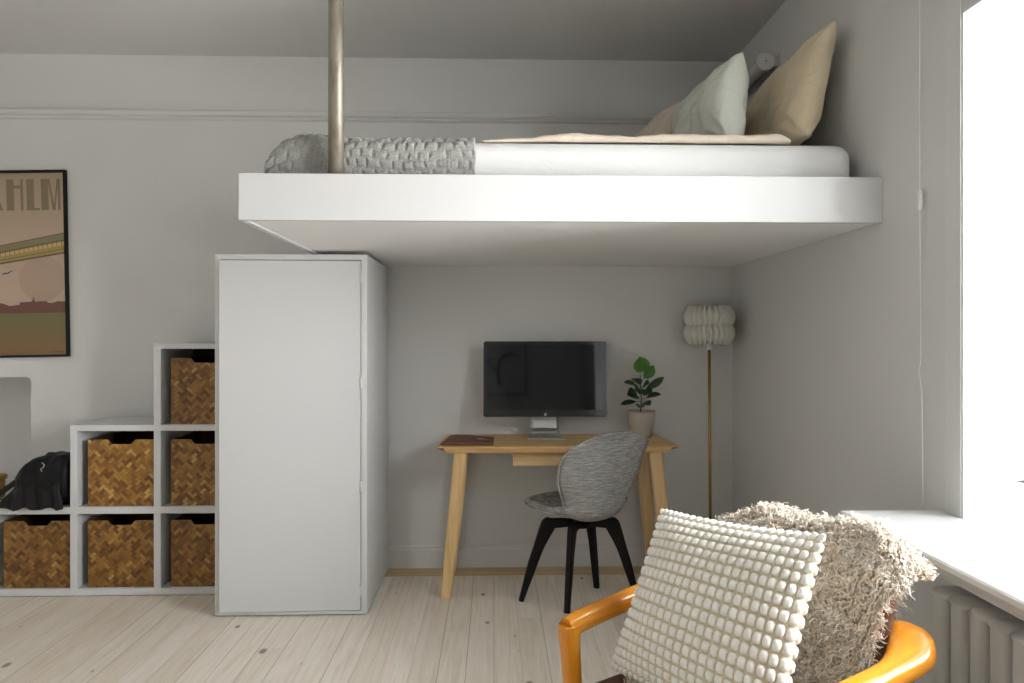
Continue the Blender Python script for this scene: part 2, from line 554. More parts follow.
# mattress with fitted sheet
MT = 1.974   # mattress top
def rounded_slab(x0, x1, y0, y1, z0, z1, r, nx, ny, nr, bumpf=None):
    """closed slab as rings: top grid, rounded edge, side"""
    g = G()
    cx, cy = (x0 + x1) / 2, (y0 + y1) / 2
    hx, hy = (x1 - x0) / 2, (y1 - y0) / 2
    bm = bmesh.new()
    bmesh.ops.create_cube(bm, size=1)
    for v in bm.verts:
        v.co = Vector((cx + v.co.x * 2 * hx, cy + v.co.y * 2 * hy, (z0 + z1) / 2 + v.co.z * (z1 - z0)))
    top = [e for e in bm.edges if all(v.co.z > z1 - 1e-5 for v in e.verts) or abs(e.verts[0].co.z - e.verts[1].co.z) > 1e-4]
    bmesh.ops.bevel(bm, geom=top, offset=r, segments=nr, profile=.5, affect='EDGES')
    g.bm(bm)
    return g
g = rounded_slab(-.775, 1.30, YB + .108, W - .05, 1.801, MT, .055, 8, 8, 6)
mat_o = g.build('mattress', M['sheet'])
tag(mat_o, 'mattress in a taut white fitted sheet on the loft bed', 'mattress')

# grey knitted blanket: heightfield draped over the foot end of the mattress
def drape_blanket():
    x0, x1 = -.795, -.068
    y0, y1 = YB + .104, W - .03
    nx, ny = 210, 330
    zt = MT - .012
    # path across y: hangs down front, over the top, down the back
    front_drop = zt - 1.825
    depth = y1 - y0
    total = front_drop + depth
    Rr = .04
    P = []
    for i in range(nx):
        u = i / (nx - 1); row = []
        x = x0 + (x1 - x0) * u
        for j in range(ny):
            s = total * j / (ny - 1)
            # centre surface and normal
            if s < front_drop - Rr:
                y, z, ny_, nz_ = y0, 1.825 + s, -1, 0
            elif s < front_drop + Rr:
                a = (s - (front_drop - Rr)) / (2 * Rr) * PI / 2
                y = y0 + Rr * (1 - math.cos(a)); z = zt - Rr + Rr * math.sin(a); ny_, nz_ = -math.cos(a), math.sin(a)
            else:
                y, z, ny_, nz_ = y0 + (s - front_drop), zt, 0, 1
            nxx = 0.0
            # left end rounds over the mattress end
            endr = .14
            if u * (x1 - x0) < endr:
                q = 1 - u * (x1 - x0) / endr
                drop = (1 - math.sqrt(max(0, 1 - q * q))) * .75
                z = 1.822 + (z - 1.822) * (1 - drop)
                nxx = -q * .7
            # puffiness, big folds
            wx = x + .030 * mnoise.noise((x * 9, s * 9, 1.3)); ws = s + .028 * mnoise.noise((x * 8, s * 8, 7.7))
            fold = .018 * mnoise.noise((x * 5 + 3, s * 6, 2.0)) + .008 * mnoise.noise((x * 14, s * 14, 4.0))
            swell = .016 * math.exp(-((x + .62) / .13) ** 2)
            # knitted blocks in an offset brick pattern
            bw, bh = .042, .036
            r_ = math.floor(ws / bh); fx = (wx / bw + .5 * (r_ % 2)) % 1.0; fs_ = (ws / bh) % 1.0
            e = min(fx, 1 - fx) * bw; e2 = min(fs_, 1 - fs_) * bh
            d = min(e, e2)
            blk = .012 * (min(1.0, d / .011) ** .6)
            c_ = (math.floor(wx / bw + .5 * (r_ % 2)) * 7 + r_ * 13) % 5
            h = .007 + fold + swell + blk + .0022 * c_ / 4 + .0014 * math.sin(wx * 900) * (1 if (r_ % 2) else .6)
            k = 1 / math.sqrt(1 + nxx * nxx)
            row.append((x + nxx * k * h, y + ny_ * k * h * (.55 if ny_ < -.5 else 1), z + nz_ * k * h))
        P.append(row)
    g = G(); g.grid(P)
    # hem: fold the right edge down
    for i in (0, nx - 1):
        pass
    o = g.build('knitted_blanket', M['knit'])
    m = o.modifiers.new('thick', 'SOLIDIFY'); m.thickness = .008; m.offset = -1
    return o
tag(drape_blanket(), 'grey chunky knitted blanket over the foot end of the bed', 'blanket')

# beige bedspread folded flat, its front edge rolled
def bedspread():
    x0, x1 = -.045, 1.075
    y0, y1 = YB + .128, W - .06
    nx, ny = 120, 60
    P = []
    for i in range(nx):
        u = i / (nx - 1); x = x0 + (x1 - x0) * u
        row = []
        t = .020 + .012 * mnoise.noise((x * 5, 0, 9)) + .006 * mnoise.noise((x * 19, 0, 2)) + .016 * u
        t = max(.010, t) * min(1, .25 + u * 7)
        yf = y0 + .006 * mnoise.noise((x * 7, 3, 1)) + .02 * (1 - min(1, u * 4))
        for j in range(ny):
            v = j / (ny - 1)
            if j < 14:
                a = PI * (j / 13) - PI / 2
                y = yf + t * .5 * (1 - math.cos(a)) if a > -1.6 else yf
                z = MT + .002 + t * .5 + t * .5 * math.sin(a)
            else:
                q = (j - 14) / (ny - 15)
                y = yf + t * .5 + .01 + (y1 - yf - .03) * q
                z = MT + .002 + t + .008 * mnoise.noise((x * 8, y * 8, 5)) * min(1, q * 4)
            if u > .97:
                z = MT + .002 + (z - MT - .002) * (1 - .6 * ((u - .97) / .03))
            row.append((x, y, z))
        P.append(row)
    g = G(); g.grid(P)
    o = g.build('bedspread', M['beige'])
    m = o.modifiers.new('thick', 'SOLIDIFY'); m.thickness = .005; m.offset = -1
    return o
tag(bedspread(), 'thin beige bedspread lying flat on the white mattress', 'bedspread')

# pillows
def pillow(name, w, h, t, mtl, M4, label, cat='pillow', group=None, n=44, wr=.010, seed=0.0, sag=0.0):
    """w along local x, h along local z, thickness t along local y"""
    g = G()
    for side in (1, -1):
        P = []
        for i in range(n + 1):
            u = -1 + 2 * i / n; row = []
            for j in range(n + 1):
                v = -1 + 2 * j / n
                e = max(0.0, (1 - abs(u) ** 2.4) * (1 - abs(v) ** 2.4)) ** .42
                pin = 1 - .085 * (1 - (abs(v)) ** 2) * abs(u) ** 2.2
                pin2 = 1 - .085 * (1 - (abs(u)) ** 2) * abs(v) ** 2.2
                x = u * w / 2 * pin; z = v * h / 2 * pin2
                k = wr * mnoise.noise((u * 2.2 + seed, v * 2.2, side * 3 + seed)) + wr * .6 * mnoise.noise((u * 5 + seed, v * 3.1 + u * 3, side * 5 + seed))
                # radiating corner creases
                rr = math.hypot(abs(u) - 1, abs(v) - 1); an = math.atan2(1 - abs(v), 1 - abs(u))
                k += wr * .55 * math.sin(an * 11 + seed) * math.exp(-((rr - .35) / .25) ** 2)
                y = side * (t / 2 * e + k * e)
                y += sag * (1 - v) ** 2 * .25
                row.append(M4 @ Vector((x, y, z)))
            P.append(row)
        g.grid(P, flip=(side < 0))
    o = g.build(name, mtl, weld=.0004)
    return tag(o, label, cat, group)

def frame_mat(origin, xdir, zdir):
    x = Vector(xdir).normalized(); z = Vector(zdir); z = (z - x * z.dot(x)).normalized(); y = z.cross(x)
    return Matrix(((x.x, y.x, z.x, origin[0]), (x.y, y.y, z.y, origin[1]), (x.z, y.z, z.z, origin[2]), (0, 0, 0, 1)))
pillow('pillow', .74, .455, .17, M['tan'], frame_mat((1.205, 2.80, 2.218), (0, 1, -.03), (.26, 0, 1)),
       'large tan pillow leaning upright against the right wall', wr=.020, seed=1.1)
pillow('pillow', .58, .35, .20, M['sage'], frame_mat((.888, 2.79, 2.168), (-.12, 1, -.06), (.12, 0, 1)),
       'pale grey-green pillow propped in front of the large tan pillow', wr=.020, seed=4.4)
pillow('pillow', .52, .36, .15, M['beige'], frame_mat((.76, 3.30, 2.185), (-.25, 1, -.12), (.45, 0, 1)),
       'beige pillow peeping out behind the pale grey-green pillow', wr=.018, seed=7.9)

# cylindrical fixture on the right wall above the pillows
fx = thing('wall_fixture', 'white cylindrical fixture bracketed to the wall above the pillows', 'wall fixture', (R, 3.1, 2.565))
g = G()
g.tube([(-.066, .012, 0), (-.066, .50, 0)], .036, 28)
g.build('cylinder_body', M['fixture'], fx)
g = G(); g.tube([(-.066, 0, 0), (-.066, .003, 0), (-.066, .012, 0)], [.040, .043, .043], 32); g.tube([(-.066, -.003, 0), (-.066, .001, 0)], .006, 12)
g.build('end_cap', M['plastic'], fx)
g = G(); g.box(-.066, -.006, .002, .010, -.022, .022, .002, 1)
g.box(-.006, 0, -.012, .035, -.032, .032, .001, 1)
g.build('bracket', M['fixture'], fx)
g = G(); g.tube([(-.066, -.0035, 0), (-.066, -.0045, 0)], .0035, 10); g.build('screw', M['dark'], fx)

# ------------------------------------------------------------------ wardrobe
wd = thing('wardrobe', 'tall white single-door wardrobe standing under the loft bed', 'wardrobe', (-.9255, 3.085, 0))
hw = .3445; dp = W - .017 - 3.085; HT = 1.652
g = G(); g.box(-hw, -hw + .024, 0, dp, .006, HT, .001, 1); g.build('side_panel', M['white'], wd)
g = G(); g.box(hw - .0265, hw, 0, dp, .006, HT, .001, 1); g.build('side_panel', M['white'], wd)
g = G(); g.box(-hw + .024, hw - .0265, 0, dp, HT - .025, HT, .001, 1); g.build('top_panel', M['white'], wd)
g = G(); g.box(-hw + .024, hw - .0265, 0, dp, .006, .022, .001, 1); g.build('bottom_panel', M['white'], wd)
g = G(); g.box(-hw + .024, hw - .0265, dp - .006, dp, .022, HT - .025); g.build('back_panel', M['board'], wd)
g = G(); g.box(-hw + .006, hw - .006, .02, dp, 0, .006); g.build('plinth', M['leather'], wd)
door = G(); door.box(-.6345, 0, -.002, .016, .0255, HT - .0285, .001, 1)
dr = door.build('door', M['white'], wd)
dr.location = (hw - .0298, 0, 0); dr.rotation_euler = (0, 0, math.radians(1.3))
for z in (1.549, 1.064, .588, .112):
    h = G(); h.tube([(.0015, -.0045, -.026), (.0015, -.0045, .026)], .0042, 10)
    h.box(.003, .010, -.0035, -.0015, -.024, .024, .0005, 1)
    h.box(-.006, .001, -.0038, -.0018, -.024, .024, .0005, 1)
    ho = h.build('hinge', M['trimw'], dr); ho.location = (0, 0, z)

# ------------------------------------------------------------------ stepped cube shelf
YK = 3.347
sh = thing('cube_shelf', 'stepped white cube shelf climbing towards the wardrobe', 'shelf', (-1.936, YK, 0))
SX = lambda x: x + 1.936
d = W - .017 - YK
def up(x, z0, z1):
    g = G(); g.box(SX(x), SX(x) + .034, 0, d, z0, z1, .0012, 1); g.build('upright', M['white'], sh)
def bd(xa, xb, z0, z1, nm='shelf_board'):
    g = G(); g.box(SX(xa), SX(xb), 0, d, z0, z1, .0012, 1); g.build(nm, M['white'], sh)
up(-2.866, .038, .405); up(-2.485, .038, .405)
up(-2.081, .038, .405); up(-2.081, .439, .812)
up(-1.676, .038, .405); up(-1.676, .439, .812); up(-1.676, .842, 1.217)
up(-1.306, .038, .405); up(-1.306, .439, .812); up(-1.306, .842, 1.217)
bd(-2.866, -1.272, .004, .038); bd(-2.866, -1.272, .405, .439)
bd(-2.081, -1.272, .812, .842); bd(-1.676, -1.272, 1.217, 1.244)
g = G(); g.box(SX(-2.08), SX(-1.273), d - .004, d - .001, .02, .83)  # near-black sheets stand in for the shade behind the baskets
g.box(SX(-2.86), SX(-2.08), d - .004, d - .001, .02, .42); g.build('back_shade_sheet', M['dark'], sh)
g = G(); g.box(SX(-1.675), SX(-1.50), d - .004, d - .001, .83, 1.23); g.build('back_shade_sheet', M['dark'], sh)
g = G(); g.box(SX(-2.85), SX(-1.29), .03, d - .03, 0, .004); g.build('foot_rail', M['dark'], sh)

def basket_parts(root):
    w, h, dep, t = .325, .328, .34, .008
    # front panel with trapezoid hand cut-out
    hwid = w / 2
    poly = [(-hwid, 0), (hwid, 0), (hwid, h), (.067, h), (.048, h - .023), (-.048, h - .023), (-.067, h), (-hwid, h)]
    g = G(); g.prism(poly, 'xz', 0, t)
    g.build('front_panel', M['basket'], root)
    g = G()
    g.box(-hwid, -hwid + t, t, dep, 0, h); g.box(hwid - t, hwid, t, dep, 0, h)
    g.box(-hwid + t, hwid - t, dep - t, dep, 0, h); g.box(-hwid + t, hwid - t, t, dep - t, 0, t)
    g.build('basket_body', M['basket_in'], root)
spots = [(-2.2495, .039, 'dark woven basket in the lowest shelf step under the black bag'),
         (-1.8415, .039, 'bottom-row woven basket between two other baskets'),
         (-1.4365, .039, 'bottom-row woven basket touching the white wardrobe'),
         (-1.8415, .4395, 'middle-row woven basket beside the black leather bag'),
         (-1.4365, .4395, 'middle-row woven basket next to the white wardrobe'),
         (-1.4365, .8425, 'woven basket in the topmost cube of the stepped shelf')]
b0 = thing('woven_basket', spots[0][2], 'basket', (spots[0][0], YK + .016, spots[0][1]), 0, 'woven baskets in the cube shelf')
basket_parts(b0)
for x, z, lab in spots[1:]:
    r = b0.copy(); COL.objects.link(r); r.location = (x, YK + .016, z); r['label'] = lab
    for ch in list(b0.children):
        c = ch.copy(); COL.objects.link(c); c.parent = r

# black leather bag on the lowest step
bag = thing('leather_bag', 'slouchy black leather bag lying on the lowest shelf step', 'bag', (-2.25, 3.48, .439))
secs = [(-.215, .05, .045, .012, .010), (-.17, .02, .062, .05, .035), (-.12, -.02, .085, .085, .075), (-.07, -.03, .108, .115, .107),
        (-.02, -.03, .118, .125, .120), (.04, -.025, .122, .13, .124), (.10, -.02, .125, .125, .126), (.145, -.01, .126, .11, .126), (.164, .0, .12, .06, .085)]
P = []
NS = 40
sp = spline([(s[0], s[1], s[2]) for s in secs], 5); sr = spline([(s[3], s[4], 0) for s in secs], 5)
for i, (c, rr) in enumerate(zip(sp, sr)):
    row = []
    for k in range(NS + 1):
        a = 2 * PI * k / NS
        ca, sa = math.cos(a), math.sin(a)
        e = .75
        y = c.y + rr.x * math.copysign(abs(ca) ** e, ca); z = c.z + rr.y * math.copysign(abs(sa) ** e, sa)
        n_ = .014 * mnoise.noise((c.x * 16, a * 1.4, 3.1)) + .007 * mnoise.noise((c.x * 40, a * 3, 1.0))
        y += n_ * ca * 1.3; z = max(.001, z + n_ * sa)
        row.append((c.x, y, z))
    P.append(row)
g = G(); g.grid(P)
g.build('bag_body', M['blackbag'], bag, weld=.0005)
# drooping front flap, pleated, hanging past the shelf edge
P = []
for i in range(34):
    u = i / 33; x = -.165 + .30 * u; row = []
    top = .09 + .155 * min(1, u * 2.0) - .01 * math.cos(u * 6)
    for j in range(22):
        v = j / 21
        z = top * (1 - v) + v * (-.010 + .008 * math.sin(u * 19) + .010 * abs(math.sin(u * 9)))
        y = -.03 - .124 * math.sin(min(1, v * 1.5) * PI / 2) + .010 * math.sin(u * 30 + v * 2) * v - .002
        if z < .004:
            y = min(y, -.150)
        row.append((x - .03 * (1 - u) * v * 0 + .012 * math.sin(v * 5 + u * 3), y, z))
    P.append(row)
g = G(); g.grid(P); f_ = g.build('flap', M['blackstrap'], bag)
md = f_.modifiers.new('thick', 'SOLIDIFY'); md.thickness = .004
g = G(); g.tube(spline([(-.10, -.10, .13), (-.16, -.09, .09), (-.215, -.08, .055), (-.245, -.07, .040), (-.20, -.10, .03), (-.13, -.12, .05)], 8), [(.002, .014)] * 41, 8)
g.build('strap', M['blackstrap'], bag)
g = G(); g.tube(spline([(.045, -.150, .222), (.060, -.156, .212), (.055, -.160, .199), (.045, -.160, .192), (.055, -.164, .183)], 5), .0022, 8)
g.build('buckle', M['silver'], bag)

# small ochre jar at the frame's edge
jar = thing('lidded_jar', 'small ochre jar at the far left of the lowest step', 'jar', (-2.60, 3.56, .439))
g = G(); g.lathe([(0, 0), (.040, 0), (.046, .01), (.046, .088), (.042, .096), (0, .096)], 28); g.build('jar_body', M['ochre'], jar)
g = G(); g.lathe([(0, .096), (.052, .096), (.054, .10), (.054, .114), (.048, .119), (0, .119)], 28); g.lathe([(0, .119), (.009, .119), (.009, .135), (0, .138)], 14)
g.build('lid', M['ochre'], jar)

# ------------------------------------------------------------------ poster
po = thing('framed_poster', 'black framed travel poster with KHLM lettering above the shelf', 'poster', (-2.668, W - .001, 1.670))
po.rotation_euler = (0, math.radians(-1.08), 0)
g = G()
fw, fh, fb = .35, .5075, .012
for a in ((-fw, fw, fh - fb, fh), (-fw, fw, -fh, -fh + fb), (-fw, -fw + fb, -fh + fb, fh - fb), (fw - fb, fw, -fh + fb, fh - fb)):
    g.box(a[0], a[1], -.022, 0, a[2], a[3], .001, 1)
g.build('frame', M['black'], po)
pk = 1 / 183.5
def PX(x, y):
    xr = 65.5 + 3.5 * (y - 171) / 186
    return (.347 - (xr - x) * pk, (264 - y) * pk)
def pgrad(name, stops, zlo, zhi):
    t = NT(name)
    z = t.sep(t.obj())[2]
    f = t.math('DIVIDE', t.math('SUBTRACT', z, zlo), zhi - zlo)
    t.col(t.ramp(f, stops)); t.b.inputs['Roughness'].default_value = .6
    return t.m
pm = [pgrad('print_sky', [(0, S(244, 219, 194)), (.5, S(233, 208, 182)), (1, S(209, 186, 150))], -.27, .5),
      plain('print_letters', S(165, 145, 110), .6), plain('print_grey_olive', S(168, 155, 113), .6), plain('print_ochre', S(209, 184, 101), .6),
      plain('print_line', S(110, 97, 59), .6), plain('print_pale', S(249, 215, 150), .6), plain('print_brick', S(147, 89, 69), .6),
      pgrad('print_water', [(0, S(178, 135, 81)), (.3, S(172, 140, 86)), (1, S(152, 145, 93))], -.5, -.27), plain('print_bird', S(52, 44, 42), .6),
      plain('print_disc', S(225, 199, 174), .6)]
g = G()
def flat(poly, mi, lay):
    y = -.003 - .0004 * lay
    g.add([(p[0], y, p[1]) for p in poly], [tuple(range(len(poly)))], mi, False)
zh = PX(0, 313)[1]
flat([(-fw + .005, zh), (fw - .005, zh), (fw - .005, fh - .005), (-fw + .005, fh - .005)], 0, 0)
flat([(-fw + .005, -fh + .005), (fw - .005, -fh + .005), (fw - .005, zh), (-fw + .005, zh)], 7, 0)
# round disc slightly darker than the sky
c = PX(42, 279); flat([(c[0] + .125 * math.cos(2 * PI * k / 40), c[1] + .125 * math.sin(2 * PI * k / 40)) for k in range(40)], 9, 1)
# letters K H L M (thick left stems, hairline right ones)
def let(pts): flat([PX(*p) for p in pts], 1, 2)
T0, T1 = 179.2, 210.4
let([(6.4, T0), (13.8, T0), (14.8, T1), (7.4, T1)]); let([(13.5, 185.5), (20.6, 185.5), (20.7, 188.5), (13.6, 188.5)]); let([(20.2, T0), (22.8, T0), (23.7, T1), (21.1, T1)])
let([(26.2, T0), (33.6, T0), (34.4, 208.2), (34.5, T1), (27.0, T1)]); let([(34.3, 208.0), (39.8, 208.4), (39.9, T1), (34.4, T1)])
let([(40.3, T0), (47.6, T0), (48.6, T1), (41.3, T1)]); let([(47.0, T0), (49.0, T0), (54.8, T1), (52.4, T1)]); let([(56.0, T0), (57.6, T0), (54.8, T1), (53.2, T1)]); let([(56.6, T0), (59.4, T0), (60.4, T1), (57.6, T1)])
let([(-14, T0), (-7, T0), (-6, T1), (-13, T1)]); let([(-7, 193), (-2.2, T0), (.2, T0), (-4.6, 195)]); let([(-6, 193), (-3.6, 190), (3.9, T1), (1.2, T1)])
# bridge running down to the left
xl = -fw + .012; 
def band(y0l, y0r, y1l, y1r, mi, lay):
    a = PX(0, y0l); b = PX(65, y0r); c = PX(65, y1r); d_ = PX(0, y1l)
    def ext(p, q):
        k = (p[1] - q[1]) / (p[0] - q[0]); return (xl, p[1] + k * (xl - p[0]))
    flat([ext(a, b), b, c, ext(d_, c)], mi, lay)
band(245.6, 233.2, 252.6, 240.4, 2, 2); band(252.6, 240.4, 264.0, 253.4, 3, 2)
band(245.2, 232.8, 246.0, 233.6, 4, 3); band(251.8, 239.8, 252.8, 240.8, 4, 3); band(262.6, 252.2, 264.2, 253.8, 4, 3); band(253.4, 241.8, 256.6, 245.2, 5, 3); band(259.8, 248.8, 260.4, 249.4, 4, 3)
for k in range(14):
    x = 1 + k * 4.6; yt = 252.9 - .188 * x
    flat([PX(x, yt), PX(x + .5, yt), PX(x + .5, yt + 4), PX(x, yt + 4)], 4, 4)
# bird
flat([PX(2, 274.4), PX(5, 272.2), PX(8, 272.6), PX(11, 270.6), PX(15, 270.4), PX(11, 271.4), PX(9, 273.6), PX(6, 273.4)], 8, 3)
# skyline
hill = [(-30, 306), (-20, 302), (-8, 304), (0, 302.6), (4, 303.2), (10, 305.6), (20, 304.6), (20, 302.2), (31.5, 301.6), (32.6, 299.6), (33.3, 296), (34, 299.6), (35.0, 301.6), (47, 301.4), (47, 302.8), (52, 303.4), (57, 301.6), (66, 302), (66, 312.8)]
pp = [PX(*p) for p in hill]
flat([(max(-fw + .012, pp[0][0]), zh)] + [(max(-fw + .012, p[0]), p[1]) for p in pp[:-1]] + [(fw - .012, pp[-2][1]), (fw - .012, zh)], 6, 3)
flat([PX(50, 351.6), PX(64, 351.6), PX(64, 352.2), PX(50, 352.2)], 4, 3)
g.build('print', pm, po, fix=False)
g = G(); g.add([(-fw + .01, -.012, -fh + .01), (fw - .01, -.012, -fh + .01), (fw - .01, -.012, fh - .01), (-fw + .01, -.012, fh - .01)], [(0, 1, 2, 3)], smooth=False)
g.build('glass', M['glass'], po)

# ------------------------------------------------------------------ desk
dk = thing('writing_desk', 'light ash wood desk with splayed legs against the back wall', 'desk', (.316, 3.27, 0))
DW = .594; DD = .425
# top: pointed, bevelled ends and a chamfered front
g = G()
tt, tb = .74, .708
ins = .048
topP = [(-DW + .036, .0), (DW - .036, .0), (DW, .018), (DW - .018, DD), (-DW + .018, DD), (-DW, .018)]
botP = [(-DW + ins, .006), (DW - ins, .006), (DW - ins - .004, .03), (DW - ins - .01, DD - .02), (-DW + ins + .01, DD - .02), (-DW + ins + .004, .03)]
midP = [(-DW + .032, -.002), (DW - .032, -.002), (DW + .004, .016), (DW - .012, DD), (-DW + .012, DD), (-DW - .004, .016)]
rings = [(topP, tt), (midP, tt - .007), (botP, tb)]
vs = [(x, y, z) for ring, z in rings for x, y in ring]
fs = [(0, 1, 2, 3, 4, 5)]
n = 6
for k in range(2):
    for i in range(n):
        fs.append((k * n + i, (k + 1) * n + i, (k + 1) * n + (i + 1) % n, k * n + (i + 1) % n))
fs.append(tuple(12 + i for i in reversed(range(6))))
g.add(vs, fs, 0, False)
tp = g.build('tabletop', [M['ash_x'], M['ash_end']], dk)
for p in tp.data.polygons:
    c = p.center
    if abs(c.x) > DW - .05 and abs(p.normal.x) > .3 and c.z < tt - .004:
        p.material_index = 1
bv = tp.modifiers.new('edge', 'BEVEL'); bv.width = .003; bv.segments = 2
sq = [(-1, -.75), (-.75, -1), (.75, -1), (1, -.75), (1, .75), (.75, 1), (-.75, 1), (-1, .75)]
for sx in (-1, 1):
    for sy, yt, yb in ((0, .045, .022), (1, DD - .06, DD - .035)):
        g = G()
        xt = sx * (DW - .115) + (.0 if sx < 0 else .005); xb = sx * (DW - .043)
        g.tube([(xt, yt, .712), (xt + (xb - xt) * .3, yt + (yb - yt) * .3, .50), (xb, yb, 0)], [(.033, .026), (.032, .024), (.026, .02)], sec=sq, up=(0, 1, 0), smooth=False)
        g.build('leg', M['ash_z'], dk)
dw_ = G(); dw_.box(-.222, .21, .055, .075, .634, .706, .002, 1)
dro = dw_.build('drawer', M['ash_drawer'], dk)
g = G(); g.box(-.215, .205, .075, DD - .06, .655, .704); g.build('drawer_box', M['ash_drawer'], dk)

# brown leather folder on the desk
fo = thing('leather_folder', 'brown leather folder lying on the left end of the desk', 'folder', (-.128, 3.42, .741), math.radians(-3))
g = G()
P = []
for i in range(30):
    u = i / 29; row = []
    for j in range(24):
        v = j / 23
        x = -.125 + .25 * u; y = -.11 + .24 * v
        x += .010 * (v - .5) * (1 if u < .5 else -1) + .003 * mnoise.noise((u * 6, v * 6, 1))
        z = .016 + .004 * mnoise.noise((u * 5, v * 5, 3)) + .004 * math.sin(u * 5)
        ed = min(u, 1 - u, v, 1 - v)
        z *= min(1, .45 + ed * 9)
        row.append((x, y, z))
    P.append(row)
g.grid(P)
P2 = [[(p[0], p[1], 0.0) for p in row] for row in P]
g.grid(P2, flip=True)
for e in ([r[0] for r in P], [r[-1] for r in P], P[0], P[-1]):
    q = [[p, (p[0], p[1], 0)] for p in e]; g.grid(q)
g.build('cover', M['leather_folder'], fo, weld=.0003)
g = G(); g.tube(spline([(.045, -.03, .018), (.06, -.025, .02), (.075, -.028, .018)], 5), .004, 8); g.lathe([(0, 0), (.006, 0), (.006, .004), (0, .005)], 12, c=(.085, -.03, .015))
g.build('clasp', M['silver'], fo)
g = G(); g.box(-.02, .11, -.05, -.038, .0155, .0185, .001, 1); g.build('tie_strap', M['leather_folder'], fo)

# monitor
mo = thing('computer_monitor', 'wide black computer monitor on a silver stand on the desk', 'monitor', (.272, 3.56, .74))
def rrect(w, h, r, n=6):
    out = []
    for cx, cy, a0 in ((w - r, h - r, 0), (-w + r, h - r, 90), (-w + r, -h + r, 180), (w - r, -h + r, 270)):
        for k in range(n + 1):
            a = math.radians(a0 + 90 * k / n); out.append((cx + r * math.cos(a), cy + r * math.sin(a)))
    return out
mw, mh, mz = .3275, .2005, .312
def shift(poly, z): return [(p[0], p[1] + z) for p in poly]
g = G(); g.prism(shift(rrect(mw, mh, .013), mz), 'xz', -.003, .014); g.prism(shift(rrect(mw - .0005, mh - .0005, .013), mz), 'xz', .014, .026, 1)
g.build('housing', [M['bezel'], M['silver']], mo)
g = G(); g.prism(shift(rrect(mw - .020, mh - .027, .002), mz + .010), 'xz', -.0034, -.0031); g.build('screen', M['screen'], mo)
g = G()
for rs in (0,):
    lp = []
    for k in range(24):
        a = 2 * PI * k / 24
        r = .0075 * (1 - .10 * max(0, math.sin(a)) ** 8 - .12 * max(0, math.sin(-a)) ** 10)
        if abs(((a + PI) % (2 * PI)) - PI) < .5:
            r *= .80
        lp.append((r * math.cos(a), r * math.sin(a) + mz - mh + .0115))
    g.prism(lp, 'xz', -.0036, -.003)
g.prism([(.001, mz - mh + .0195), (.004, mz - mh + .024), (.0042, mz - mh + .0215), (.002, mz - mh + .0192)], 'xz', -.0036, -.003)
g.build('logo', M['logo'], mo)
g = G()
for o_ in mo.children:
    ta = math.radians(-4); o_.rotation_euler = (ta, 0, 0); pv = Vector((0, 0, mz)); o_.location = pv - Matrix.Rotation(ta, 3, 'X') @ pv
prof = spline([(0, .085, .30), (0, .075, .20), (0, .055, .10), (0, .040, .030), (0, .025, .012), (0, -.005, .007), (0, -.09, .006)], 6)
wd_ = lambda z: .075 + .010 * max(0, 1 - z / .05)
g.tube([(0, p.y + .0, p.z) for p in prof], [(wd_(p.z) + (.012 if p.y < 0 else 0), .0045) for p in prof], sec=sq, up=(0, .3, 1), smooth=True)
g.build('stand', M['silver'], mo)

# framed print on the wall behind the camera: the dark monitor mirrors it
fp = thing('framed_print', 'black framed branch drawing mirrored faintly in the dark monitor', 'framed print', (.06, REAR + .001, 1.70))
g = G()
for xa, xb, za, zb in ((-.42, .42, .38, .40), (-.42, .42, -.40, -.38), (-.42, -.40, -.38, .38), (.40, .42, -.38, .38)):
    g.box(xa, xb, 0, .025, za, zb, .001, 1)
g.build('frame', M['black'], fp)
g = G(); g.box(-.40, .40, 0, .006, -.38, .38); g.build('print', M['board'], fp)
g = G()
g.tube(spline([(.02, .007, -.26), (.0, .007, -.05), (.03, .007, .12), (.14, .007, .20), (.26, .007, .20)], 6), [(.0008, .022)] * 25, 6, up=(1, 0, 0))
g.tube(spline([(-.03, .007, -.05), (-.16, .007, .08), (-.28, .007, .17), (-.34, .007, .18)], 6), [(.0008, .014)] * 19, 6, up=(0, 0, 1))
g.tube(spline([(-.30, .007, .16), (-.15, .007, .13), (-.05, .007, .15)], 6), [(.0008, .010)] * 13, 6, up=(0, 0, 1))
g.build('ink_branch', M['black'], fp)

